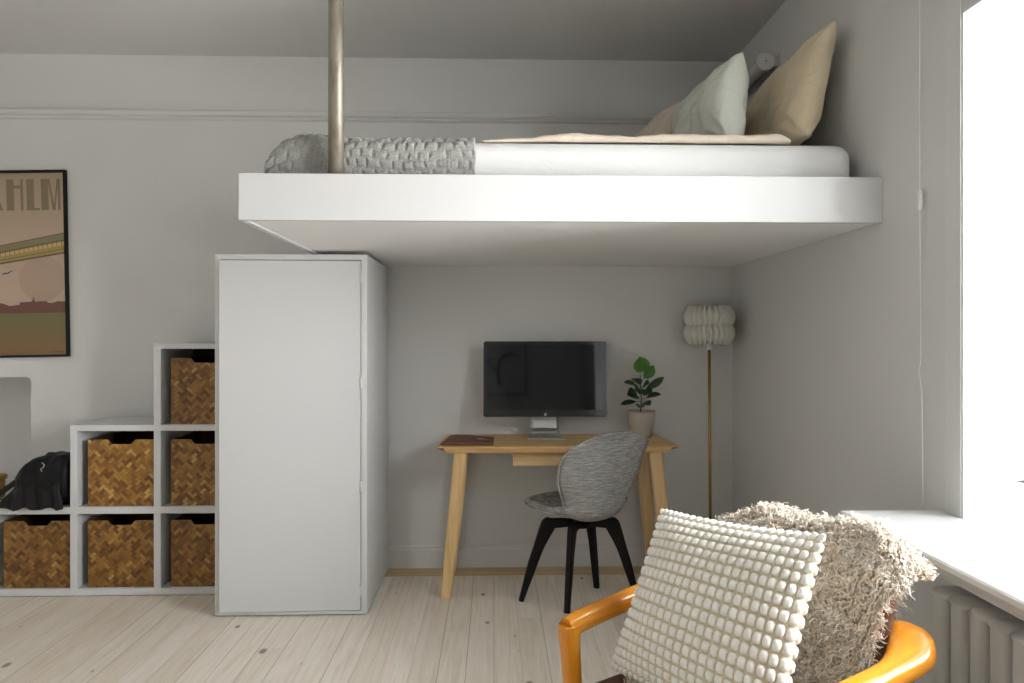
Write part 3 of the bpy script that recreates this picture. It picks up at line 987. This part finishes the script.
# potted plant on the desk
pl = thing('potted_plant', 'young plant with dark green leaves in a beige pot on the desk', 'potted plant', (.79, 3.575, .7405))
g = G(); g.lathe([(0, 0), (.050, 0), (.053, .004), (.064, .06), (.073, .112), (.076, .133), (.077, .139), (.073, .1395), (.071, .132), (.066, .118), (0, .118)], 40)
g.build('pot', M['pot'], pl)
g = G(); g.lathe([(.069, .1185), (.05, .121), (0, .124)], 24); g.build('soil', M['soil'], pl)
g = G(); stp = spline([(-.006, 0, .12), (.0, .002, .18), (-.002, 0, .25), (-.006, 0, .33)], 5)
g.tube(stp, [.0042 - .0018 * k / 15 for k in range(16)], 8); g.build('stem', M['stem'], pl)
def leaf(parent, base, direction, ln, wd, roll=0.0, mtl=None, petiole=.025, curl=.15, up=(0, 0, 1)):
    d_ = Vector(direction).normalized(); b = Vector(base)
    side = d_.cross(Vector(up))
    side = side.normalized() if side.length > .1 else Vector((1, 0, 0))
    side = Matrix.Rotation(roll, 3, d_) @ side
    nrm = side.cross(d_).normalized()
    g = G()
    p1 = b + d_ * petiole
    g.tube([b, b + d_ * petiole * .5 + Vector((0, 0, .001)), p1 + d_ * .004], .0014, 6)
    P = []
    for i in range(13):
        t = i / 12; row = []
        w = wd * (math.sin(PI * min(1, t * .98 + .02) ** .8) ** .75 if t < 1 else 0)
        w = wd * max(0.02, (t ** .55) * (1 - t ** 3.2)) * 1.35
        c = p1 + d_ * (ln * t) - nrm * (curl * ln * t * t)
        for j in range(7):
            s = -1 + 2 * j / 6
            row.append(c + side * (w * .5 * s) + nrm * (abs(s) * w * .14))
        P.append(row)
    g.grid(P)
    o = g.build('leaf', mtl or M['leaf'], parent)
    m = o.modifiers.new('thick', 'SOLIDIFY'); m.thickness = .0012
    return o
LV = [((-.006, 0, .33), (-.05, -.45, 1), .075, .068, .2, 'leaf_bright'), ((-.003, 0, .29), (.55, -.2, .75), .07, .042, .6, None), ((-.002, 0, .27), (-.75, -.1, .25), .055, .030, .3, None),
      ((-.002, 0, .25), (-.35, -.8, .2), .065, .055, -.1, None), ((0, 0, .24), (.9, -.25, .6), .095, .030, .8, None), ((0, 0, .235), (.35, -.7, .15), .055, .045, .2, None),
      ((0, 0, .21), (-.6, -.55, .2), .070, .050, .1, None), ((0, 0, .20), (.85, -.3, .35), .065, .034, -.4, None), ((0, 0, .19), (-.9, -.1, -.05), .070, .026, .2, None),
      ((0, 0, .18), (.3, -.75, .05), .05, .040, 0, None), ((0, 0, .22), (.1, .8, .4), .06, .045, 0, None), ((0, 0, .17), (-.3, -.8, .0), .045, .036, .1, None), ((0, 0, .27), (-.3, .7, .5), .06, .045, .3, None),
      ((0, 0, .225), (-.85, -.35, .35), .045, .04, .4, None), ((0, 0, .26), (.25, -.8, .45), .05, .042, .1, None)]
for b_, d_, ln, w_, rl, mt_ in LV:
    leaf(pl, b_, d_, ln * 1.2, w_ * 1.7, rl, M[mt_] if mt_ else None, petiole=.03 if abs(d_[0]) > .5 else .016, up=(0, -.75, .65))

# floor lamp
fl = thing('floor_lamp', 'slim brass floor lamp with a pleated white shade in the corner', 'floor lamp', (1.157, 3.55, 0))
g = G(); g.lathe([(0, 0), (.125, 0), (.128, .004), (.126, .012), (.03, .018), (.012, .03), (.0085, .05)], 40); g.build('base', M['brass'], fl)
g = G(); g.tube([(0, 0, .03), (-.003, 0, .6), (-.008, 0, 1.225)], .0078, 14); g.build('pole', M['brass'], fl)
g = G(); g.lathe([(0, 1.205), (.014, 1.207), (.016, 1.215), (.016, 1.245), (.010, 1.26), (0, 1.262)], 18, c=(-.008, 0, 0)); g.build('socket', M['plastic'], fl)
g = G(); g.lathe([(0, 1.26), (.012, 1.265), (.026, 1.30), (.028, 1.32), (.018, 1.345), (0, 1.35)], 18, c=(-.008, 0, 0)); g.build('bulb', M['plastic'], fl)
g = G()
NP = 24; K = NP * 8
P = []
zs = [i / 26 for i in range(27)]
for k in range(K + 1):
    a = 2 * PI * k / K; row = []
    ph = math.cos(NP * a)
    for v in zs:
        s_ = abs(math.sin(v * 2 * PI))           # two bulging tiers
        env = .105 + .021 * s_ ** .6
        env -= .022 * (abs(v - .5) * 2) ** 5
        amp = .009 + .004 * (1 - s_)
        tilt = (1 if v > .5 else -1)
        r = env + amp * math.cos(NP * a + tilt * .9 * math.sin(v * 2 * PI))
        zz = 1.240 + .196 * v
        if v < .04 or v > .96:
            zz += (-1 if v < .5 else 1) * .010 * ph
        row.append((-.008 + r * math.cos(a), r * math.sin(a), zz))
    P.append(row)
g.grid(P)
so = g.build('lamp_shade', M['shade'], fl, weld=.0003)
md = so.modifiers.new('thick', 'SOLIDIFY'); md.thickness = .0015
g = G()
for k in range(3):
    a = 2 * PI * k / 3
    g.tube([(-.008, 0, 1.255), (-.008 + .10 * math.cos(a), .10 * math.sin(a), 1.275)], .0015, 6)
g.build('shade_ring', M['brass'], fl)

# ------------------------------------------------------------------ desk chair
CH = (.418, 3.245)
ch = thing('desk_chair', 'grey upholstered shell chair with black splayed legs at the desk', 'chair', (CH[0], CH[1], 0), math.radians(31))
# local: +y is where the sitter faces
cl = spline([(0, .262, .440), (0, .20, .442), (0, .08, .430), (0, -.06, .414), (0, -.14, .414), (0, -.195, .455), (0, -.222, .54), (0, -.242, .65), (0, -.264, .75), (0, -.288, .843)], 6)
arc = [0.0]
for i in range(1, len(cl)):
    arc.append(arc[-1] + (cl[i] - cl[i - 1]).length)
TOT = arc[-1]
def lerp_tab(tab, x):
    for (a, va), (b, vb) in zip(tab, tab[1:]):
        if x <= b:
            t = (x - a) / (b - a); t = t * t * (3 - 2 * t); return va + (vb - va) * t
    return tab[-1][1]
NWID = 22
P = []
for i, c in enumerate(cl):
    t = arc[i] / TOT
    hwid = lerp_tab([(0, .150), (.06, .195), (.25, .222), (.42, .212), (.55, .205), (.75, .270), (.86, .270), (.95, .240), (1.0, .180)], t)
    tang = (cl[min(i + 1, len(cl) - 1)] - cl[max(i - 1, 0)]).normalized()
    nrm = Vector((0, -tang.z, tang.y))  # sitter side
    if nrm.z < 0 and t < .4:
        nrm = -nrm
    cup = lerp_tab([(0, .0), (.1, .012), (.3, .035), (.45, .075), (.6, .10), (.8, .085), (1, .045)], t)
    nn = Vector((0, abs(tang.z), abs(tang.y))).normalized()
    row = []
    for j in range(NWID + 1):
        s = -1 + 2 * j / NWID
        lift = cup * abs(s) ** 2.3
        drop = 0.0
        row.append(Vector((s * hwid * (1 - .10 * abs(s) ** 3 * (cup / .1)), c.y, c.z)) + nn * lift)
    P.append(row)
# round the top and front outlines
for i in range(len(P)):
    t = arc[i] / TOT
    for j in range(NWID + 1):
        s = abs(-1 + 2 * j / NWID)
        if t > .80:
            k = (t - .80) / .20
            P[i][j].z -= .045 * k * s ** 2.4
        if t < .12:
            k = (.12 - t) / .12
            P[i][j].y -= .05 * k * s ** 3
g = G(); g.grid(P)
shell = g.build('shell_seat', M['melange'], ch)
md = shell.modifiers.new('thick', 'SOLIDIFY'); md.thickness = .030; md.offset = -1
subsurf(shell, 1)
# piping along the rim
rim = [P[i][0] for i in range(len(P))] + [P[-1][j] for j in range(1, NWID)] + [P[i][-1] for i in reversed(range(len(P)))] + [P[0][j] for j in reversed(range(1, NWID))]
g = G(); g.tube([p for p in rim] + [rim[0]], .0055, 8, caps=False); g.build('piping', M['melange'], ch)
# black legs: feet given in the room, converted to chair space
ang = -math.radians(31)
def to_local(x, y):
    dx, dy = x - CH[0], y - CH[1]
    return (dx * math.cos(ang) - dy * math.sin(ang), dx * math.sin(ang) + dy * math.cos(ang))
for fxy in ((.130, 3.232), (.337, 3.086), (.522, 3.395), (.695, 3.222)):
    x, y = to_local(*fxy)
    hyp = math.hypot(x, y); ux, uy = x / hyp, y / hyp
    g = G()
    kk = .145 if hyp > .24 else .10
    top = [(ux * .015, uy * .015, .376), (ux * kk * .55, uy * kk * .55, .375), (ux * kk * .98, uy * kk * .98, .371), (ux * kk * 1.12, uy * kk * 1.12, .352), (ux * (kk * 1.12 + (hyp - kk * 1.12) * .45), uy * (kk * 1.12 + (hyp - kk * 1.12) * .45), .215), (x, y, 0)]
    pth = spline(top, 6)
    rad = []
    for i in range(len(pth)):
        q = i / (len(pth) - 1)
        rad.append((.017 - .004 * q, lerp_tab([(0, .016), (.3, .022), (.56, .036), (.8, .023), (1, .012)], q)))
    g.tube(pth, rad, sec=sq, up=(0, 0, 1) if False else None, smooth=False)
    lo = g.build('leg', M['blackwood'], ch)
    bv = lo.modifiers.new('edge', 'BEVEL'); bv.width = .002; bv.segments = 1
g = G(); g.lathe([(0, .358), (.055, .358), (.06, .362), (.06, .376), (.05, .388), (0, .388)], 28); g.build('mount_plate', M['blackwood'], ch)

# ------------------------------------------------------------------ armchair
AC = (.303, 1.336)
AR = math.atan2(-.848, .53)
am = thing('armchair', 'honey-coloured wooden armchair with brown leather seat in the foreground', 'armchair', (AC[0], AC[1], 0), AR)
# local: x sideways (+ near the window), y towards the back, z up
def arm(sx):
    ctl = [(.268, .012, .588), (.270, .07, .598), (.280, .20, .606), (.291, .33, .612), (.290, .42, .618), (.278, .480, .626), (.252, .522, .636), (.220, .536, .644)]
    pth = spline([(sx * a, b, c) for a, b, c in ctl], 8)
    n = len(pth); g = G()
    rad = []
    for i in range(n):
        q = i / (n - 1)
        rad.append((lerp_tab([(0, .020), (.2, .022), (.45, .026), (.7, .044), (.86, .043), (.95, .032), (1, .016)], q), lerp_tab([(0, .024), (.5, .022), (.8, .020), (1, .014)], q)))
    sec = [(math.copysign(abs(math.cos(a)) ** .7, math.cos(a)), math.copysign(abs(math.sin(a)) ** .7, math.sin(a))) for a in [2 * PI * k / 20 for k in range(20)]]
    g.tube(pth, rad, sec=sec, up=(0, 0, 1))
    return g.build('arm', M['teak'], am)
def post(sx):
    g = G()
    pth = spline([(sx * .262, .040, 0), (sx * .263, .034, .25), (sx * .266, .026, .46), (sx * .268, .020, .56), (sx * .268, .020, .597)], 6)
    n = len(pth)
    sec = [(math.copysign(abs(math.cos(a)) ** .6, math.cos(a)), math.copysign(abs(math.sin(a)) ** .6, math.sin(a))) for a in [2 * PI * k / 16 for k in range(16)]]
    rad = [(lerp_tab([(0, .014), (.6, .019), (1, .020)], i / (n - 1)), lerp_tab([(0, .015), (.6, .022), (.85, .026), (1, .024)], i / (n - 1))) for i in range(n)]
    g.tube(pth, rad, sec=sec, up=(0, 1, 0))
    return g.build('leg', M['teak_z'], am)
def rear(sx):
    g = G()
    g.tube(spline([(sx * .265, .60, 0), (sx * .262, .52, .25), (sx * .258, .47, .42), (sx * .262, .50, .60)], 6), [(.016, .018)] * 19, 12, up=(0, 1, 0))
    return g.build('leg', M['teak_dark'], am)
for sx in (-1, 1):
    arm(sx); post(sx); rear(sx)
g = G()
for sx in (-1, 1):
    g.tube([(sx * .250, .02, .36), (sx * .250, .49, .345)], (.014, .028), sec=sq, up=(0, 0, 1), smooth=False)
g.tube([(-.25, .03, .36), (.25, .03, .36)], (.014, .028), sec=sq, up=(0, 0, 1), smooth=False)
g.tube([(-.25, .48, .345), (.25, .48, .345)], (.014, .028), sec=sq, up=(0, 0, 1), smooth=False)
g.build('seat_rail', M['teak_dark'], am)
g = G(); g.box(-.243, .243, -.012, .47, .375, .466, .028, 4); g.build('seat', M['leather'], am)
# leaning leather backrest
g = G()
pb = spline([(0, .43, .42), (0, .455, .55), (0, .49, .68), (0, .525, .785)], 5)
sec = [(math.copysign(abs(math.cos(a)) ** .35, math.cos(a)), math.copysign(abs(math.sin(a)) ** .5, math.sin(a))) for a in [2 * PI * k / 40 for k in range(40)]]
g.tube(pb, [(lerp_tab([(0, .225), (.15, .232), (.9, .236), (1, .215)], i / (len(pb) - 1)), lerp_tab([(0, .018), (.2, .024), (.8, .024), (1, .012)], i / (len(pb) - 1))) for i in range(len(pb))], sec=sec, up=(0, -1, .3))
g.build('backrest', M['leather'], am)

# ------------------------------------------------------------------ sheepskin over the backrest
fleece = thing('sheepskin', 'curly beige sheepskin draped over the armchair back and seat', 'sheepskin', (AC[0], AC[1], 0), AR)
prof = spline([(0, .565, .60), (0, .572, .70), (0, .572, .79), (0, .535, .826), (0, .486, .79), (0, .452, .68), (0, .425, .58), (0, .395, .515), (0, .34, .486), (0, .22, .476), (0, .075, .476)], 8)
pa = [0.0]
for i in range(1, len(prof)):
    pa.append(pa[-1] + (prof[i] - prof[i - 1]).length)
PT = pa[-1]
def prof_at(t):
    s = max(0, min(1, t)) * PT
    for i in range(1, len(pa)):
        if pa[i] >= s:
            k = (s - pa[i - 1]) / (pa[i] - pa[i - 1])
            p = prof[i - 1].lerp(prof[i], k); tg = (prof[i] - prof[i - 1]).normalized()
            return p, tg
    return prof[-1], (prof[-1] - prof[-2]).normalized()
def edge_r(t):
    return lerp_tab([(0, .16), (.15, .205), (.24, .268), (.34, .255), (.48, .225), (.62, .205), (.8, .20), (1, .13)], t) + .008 * mnoise.noise((t * 14, 2, 0))
def edge_l(t):
    return -(lerp_tab([(0, .16), (.15, .215), (.27, .232), (.40, .238), (.6, .225), (.8, .20), (1, .13)], t) + .010 * mnoise.noise((t * 14, 9, 0)))
def skin(t, s):
    p, tg = prof_at(t)
    x = edge_l(t) + (edge_r(t) - edge_l(t)) * s
    nrm = Vector((0, tg.z, -tg.y))      # outwards
    # top edge dips towards the right and bumps
    k = math.exp(-((t - .27) / .10) ** 2)
    dz = k * (-.065 * max(0, (-x - .125) / .1) + -.016 * math.exp(-((x + .12) / .10) ** 2) - .020 * math.exp(-((x - .04) / .06) ** 2) + .012 * math.exp(-((x - .15) / .07) ** 2) - .085 * max(0, (x - .19) / .08) ** 1.4)
    bul = .010 * mnoise.noise((x * 9, t * 14, 5.0))
    return Vector((x, p.y, p.z + dz)) + nrm * (.006 + bul), nrm
# outward check
_, nn = skin(.6, .5)
SGN = 1 if nn.y < 0 else -1
P = []
for i in range(60):
    row = []
    for j in range(30):
        p, nr = skin(i / 59, j / 29)
        if SGN < 0:
            p = p - nr * .012
        row.append(p)
    P.append(row)
g = G(); g.grid(P); hd = g.build('hide', M['hide'], fleece)
md = hd.modifiers.new('thick', 'SOLIDIFY'); md.thickness = .004
# wool: thousands of little curled locks in one mesh
rng = np.random.default_rng(5)
V = []; F = []; TIP = []
def lock(p, n, ln, rad, curl, turns, bend):
    n = Vector(n).normalized()
    a = n.orthogonal().normalized(); b = n.cross(a)
    ph = rng.random() * 2 * PI
    base = len(V)
    SEG = 7
    for k in range(SEG):
        q = k / (SEG - 1)
        th = ph + turns * 2 * PI * q
        off = curl * (q ** .7)
        c = p + n * (ln * q) + a * (off * math.cos(th) - curl * 0) + b * (off * math.sin(th)) + bend * (q * q)
        r = rad * (1 - .75 * q ** 1.5)
        tdir = (n + (a * -math.sin(th) + b * math.cos(th)) * .8).normalized()
        u = tdir.orthogonal().normalized(); w = tdir.cross(u)
        for m in range(3):
            an = 2 * PI * m / 3
            pt = c + u * (r * math.cos(an)) + w * (r * math.sin(an))
            V.append((pt.x, pt.y, pt.z)); TIP.append(min(1.0, q * 1.15))
    for k in range(SEG - 1):
        for m in range(3):
            m2 = (m + 1) % 3
            F.append((base + k * 3 + m, base + k * 3 + m2, base + (k + 1) * 3 + m2, base + (k + 1) * 3 + m))
N_LOCK = 12000
for q in range(N_LOCK):
    t = rng.random() ** .9; s = rng.random()
    if t > .86 and rng.random() < .4:
        continue
    p, nr = skin(t, s)
    nr = nr * SGN
    edge = max(0.0, 1 - min(s, 1 - s) * 14)
    topk = math.exp(-((t - .24) / .10) ** 2)
    out = Vector((1, 0, 0)) * ((1 if s > .5 else -1) * edge * 1.1)
    tp = Vector((0, .1, .5)) * topk
    grav = Vector((0, 0, -.35 * (1 - topk)))
    d0 = nr + out + tp + grav + Vector(rng.normal(0, .28, 3))
    ln = (.013 + .009 * rng.random()) * (1 + .7 * max(edge, topk * .8))
    strands = 2 if edge + topk < .5 else 3
    for st in range(strands):
        jp = Vector(rng.normal(0, .0022, 3))
        dd = d0 + Vector(rng.normal(0, .16, 3))
        fuzzy = rng.random() < .25 + .35 * max(edge, topk)
        lock(p + jp, dd, ln * (.85 + .35 * rng.random()), .0031 if not fuzzy else .0012, (.0062 if not fuzzy else .0025) * (1 + .4 * rng.random()), 1.0 + .6 * rng.random(),
             Vector((0, 0, -.006)) + Vector(rng.normal(0, .003, 3)))
me = bpy.data.meshes.new('wool')
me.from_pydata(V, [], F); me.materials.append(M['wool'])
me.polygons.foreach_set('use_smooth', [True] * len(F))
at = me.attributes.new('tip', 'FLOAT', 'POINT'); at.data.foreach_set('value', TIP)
me.update()
wo = bpy.data.objects.new('wool', me); COL.objects.link(wo); wo.parent = fleece
wo['kind'] = 'stuff'

# ------------------------------------------------------------------ bobble cushion
def bobble_cushion():
    NB, NBV = 23, 18
    RES = 10
    w, h, t = .475, .44, .135
    bl = Vector((-.225, .112, .486)); br = Vector((.214, .115, .478)); tl = Vector((-.245, .302, .832)); tr = Vector((.200, .300, .876))
    ctr = (bl + br + tl + tr) / 4
    ex = ((br - bl) + (tr - tl)).normalized(); ez = ((tl - bl) + (tr - br)).normalized()
    nrm = ex.cross(ez).normalized()
    if nrm.y > 0:
        nrm = -nrm
    g = G()
    for side in (1, -1):
        nu, nv = NB * RES, NBV * RES
        P = []; hs = []
        for i in range(nu + 1):
            row = []; hr = []
            u = -1 + 2 * i / nu
            u = .72 * u + .28 * math.sin(PI / 2 * u)
            for j in range(nv + 1):
                v = -1 + 2 * j / nv
                v = .72 * v + .28 * math.sin(PI / 2 * v)
                a = (u + 1) / 2; b = (v + 1) / 2
                pin = .060 * (1 - v * v) * u * abs(u) ** 1.2; pin2 = .055 * (1 - u * u) * v * abs(v) ** 1.2
                aa = a - pin * .5; bb = b - pin2 * .5
                base = bl * (1 - aa) * (1 - bb) + br * aa * (1 - bb) + tl * (1 - aa) * bb + tr * aa * bb
                e = max(0.0, (1 - abs(u) ** 2.8) * (1 - abs(v) ** 2.8)) ** .68
                puff = t / 2 * e * (1 - .10 * v) + .006 * mnoise.noise((u * 2, v * 2, side)) * e
                fu = (i % RES) / RES * 2 - 1; fv = (j % RES) / RES * 2 - 1
                r = (abs(fu / .86) ** 3 + abs(fv / .84) ** 3)
                hb = .0078 * max(0, 1 - r) ** .33
                if u in (-1, 1) or v in (-1, 1):
                    hb = 0
                out = ex * (u * abs(u) ** 8) + ez * (v * abs(v) ** 8)
                n_ = (nrm * side * max(.15, e) + out * .8).normalized()
                row.append(base + nrm * side * puff + n_ * hb); hr.append(hb)
            P.append(row); hs.append(hr)
        vs = [p for r_ in P for p in r_]
        m = nv + 1
        for mi in (0, 1):
            pass
        fs0 = []; fs1 = []
        for i in range(nu):
            for j in range(nv):
                a = i * m + j; q = (a, a + m, a + m + 1, a + 1)
                hh = (hs[i][j] + hs[i + 1][j] + hs[i][j + 1] + hs[i + 1][j + 1]) / 4
                (fs0 if hh > .0034 else fs1).append(q)
        o = len(g.v)
        g.v += [tuple(p) for p in vs]
        for mi, fl_ in ((0, fs0), (1, fs1)):
            for q in fl_:
                g.f.append(tuple(x + o for x in (q if side > 0 else q[::-1]))); g.mi.append(mi); g.sm.append(True)
    return g.build('cushion', [M['bobble'], M['bobble_base']], weld=.00005)
cu = bobble_cushion()
cu.location = (AC[0], AC[1], 0); cu.rotation_euler = (0, 0, AR)
tag(cu, 'square cream bobble-textured cushion propped on the armchair seat', 'cushion')

# ------------------------------------------------------------------ radiator under the sill
ra = thing('radiator', 'grey cast-iron column radiator under the white window sill', 'radiator', (1.215, 1.0, 0))
proto = None
NSEC = 18
for k in range(NSEC):
    y = .668 - k * .0655
    if proto is None:
        bm = bmesh.new()
        bmesh.ops.create_cube(bm, size=1)
        for v in bm.verts:
            v.co = Vector((v.co.x * .185, v.co.y * .056, .375 + v.co.z * .53))
        bmesh.ops.bevel(bm, geom=[e for e in bm.edges if abs(e.verts[0].co.z - e.verts[1].co.z) < 1e-4], offset=.0265, segments=6, profile=.5, affect='EDGES')
        bmesh.ops.bevel(bm, geom=[e for e in bm.edges if abs(e.verts[0].co.z - e.verts[1].co.z) > .1 and e.calc_length() > .3], offset=.018, segments=4, profile=.5, affect='EDGES')
        g = G(); g.bm(bm)
        proto = g.build('radiator_section', M['rad'], ra)
        proto.location = (0, y, 0)
    else:
        c = proto.copy(); COL.objects.link(c); c.parent = ra; c.location = (0, y, 0)
g = G()
for z in (.18, .57):
    g.tube([(0, .68, z), (0, .655 - NSEC * .0655, z)], .022, 14)
g.build('header_pipe', M['rad'], ra)
for y in (.62, .655 - (NSEC - 1) * .0655):
    g = G(); g.tube([(0, y, .0), (0, y, .13)], .02, 12); g.build('foot', M['rad'], ra)

# blind cord on the right wall
cd = thing('blind_cord', 'thin white cord with a small tassel hanging beside the window', 'cord', (R - .018, 2.03, .745))
g = G()
g.tube(spline([(0, .012, 2.02), (0, .012, 1.4), (.0, .012, .96), (.001, .008, .5), (-.001, .014, .42), (.0, .002, .34), (0, -.004, .0)], 10), .0016, 6)
g.build('cord_line', M['cord'], cd)
g = G(); g.box(-.006, .006, .004, .020, .92, .985, .003, 2); g.build('cord_grip', M['plastic'], cd)

# potted plant on the sill, just outside the picture; one leaf tip reaches in
sp_ = thing('sill_plant', 'small leafy plant on the window sill whose leaf tip shows', 'potted plant', (1.53, 1.60, .755))
g = G(); g.lathe([(0, 0), (.05, 0), (.054, .005), (.066, .10), (.067, .106), (.062, .106), (.058, .092), (0, .092)], 32); g.build('pot', M['pot'], sp_)
g = G(); g.lathe([(.060, .093), (0, .097)], 20); g.build('soil', M['soil'], sp_)
g = G(); g.tube(spline([(0, 0, .09), (.004, 0, .14), (0, .004, .2)], 5), .003, 8); g.build('stem', M['stem'], sp_)
for b_, d_, ln, w_ in (((0, 0, .125), (-.68, .70, .10), .180, .034), ((0, 0, .17), (.5, -.6, .5), .10, .045), ((0, 0, .2), (-.2, -.6, .8), .10, .045), ((0, 0, .18), (.7, .4, .5), .09, .045), ((0, 0, .15), (.2, -.9, .3), .1, .045)):
    leaf(sp_, b_, d_, ln, w_, 0.1, M['leaf'], up=(0, -.7, .7), curl=.08)

# ------------------------------------------------------------------ camera
cam = bpy.data.cameras.new('camera'); co = bpy.data.objects.new('camera', cam); COL.objects.link(co)
F = 670.0
cam.sensor_width = 36; cam.lens = F / 1024 * 36
th = math.atan((512 - 494) / F)
co.location = (0, 0, 1.27); co.rotation_euler = (PI / 2, 0, -th)
cam.shift_x = 0; cam.shift_y = -3.5 / 1024
cam.clip_start = .02
SC.camera = co

# ------------------------------------------------------------------ light: sky through the window and the added fill opening
w = bpy.data.worlds.new('sky'); SC.world = w; w.use_nodes = True
nt = w.node_tree
bg = nt.nodes['Background']
tc = nt.nodes.new('ShaderNodeTexCoord'); sx = nt.nodes.new('ShaderNodeSeparateXYZ'); rp = nt.nodes.new('ShaderNodeValToRGB')
nt.links.new(tc.outputs['Generated'], sx.inputs[0]); 
mm = nt.nodes.new('ShaderNodeMath'); mm.operation = 'MULTIPLY_ADD'; mm.inputs[1].default_value = .5; mm.inputs[2].default_value = .5
nt.links.new(sx.outputs[2], mm.inputs[0]); nt.links.new(mm.outputs[0], rp.inputs[0])
e = rp.color_ramp.elements
e[0].position = .0; e[0].color = (1.0, 1.0, .99, 1)
e[1].position = 1; e[1].color = (.88, .94, 1.0, 1)
x_ = e.new(.47); x_.color = (1.0, 1.0, .99, 1)
x_ = e.new(.53); x_.color = (.97, .99, 1.0, 1)
nt.links.new(rp.outputs[0], bg.inputs[0])
bg.inputs[1].default_value = 12.0
for (y0, y1, z0, z1) in WIN:
    l = bpy.data.lights.new('window_portal', 'AREA'); l.shape = 'RECTANGLE'; l.size = z1 - z0; l.size_y = y1 - y0
    l.cycles.is_portal = True
    o = bpy.data.objects.new('window_portal', l); COL.objects.link(o)
    o.location = (R + WT + .01, (y0 + y1) / 2, (z0 + z1) / 2); o.rotation_euler = (0, math.radians(90), 0)
SC.view_settings.view_transform = 'Standard'
SC.view_settings.look = 'None'
SC.view_settings.gamma = 1
SC.view_settings.use_curve_mapping = False
SC.view_settings.exposure = 1.6
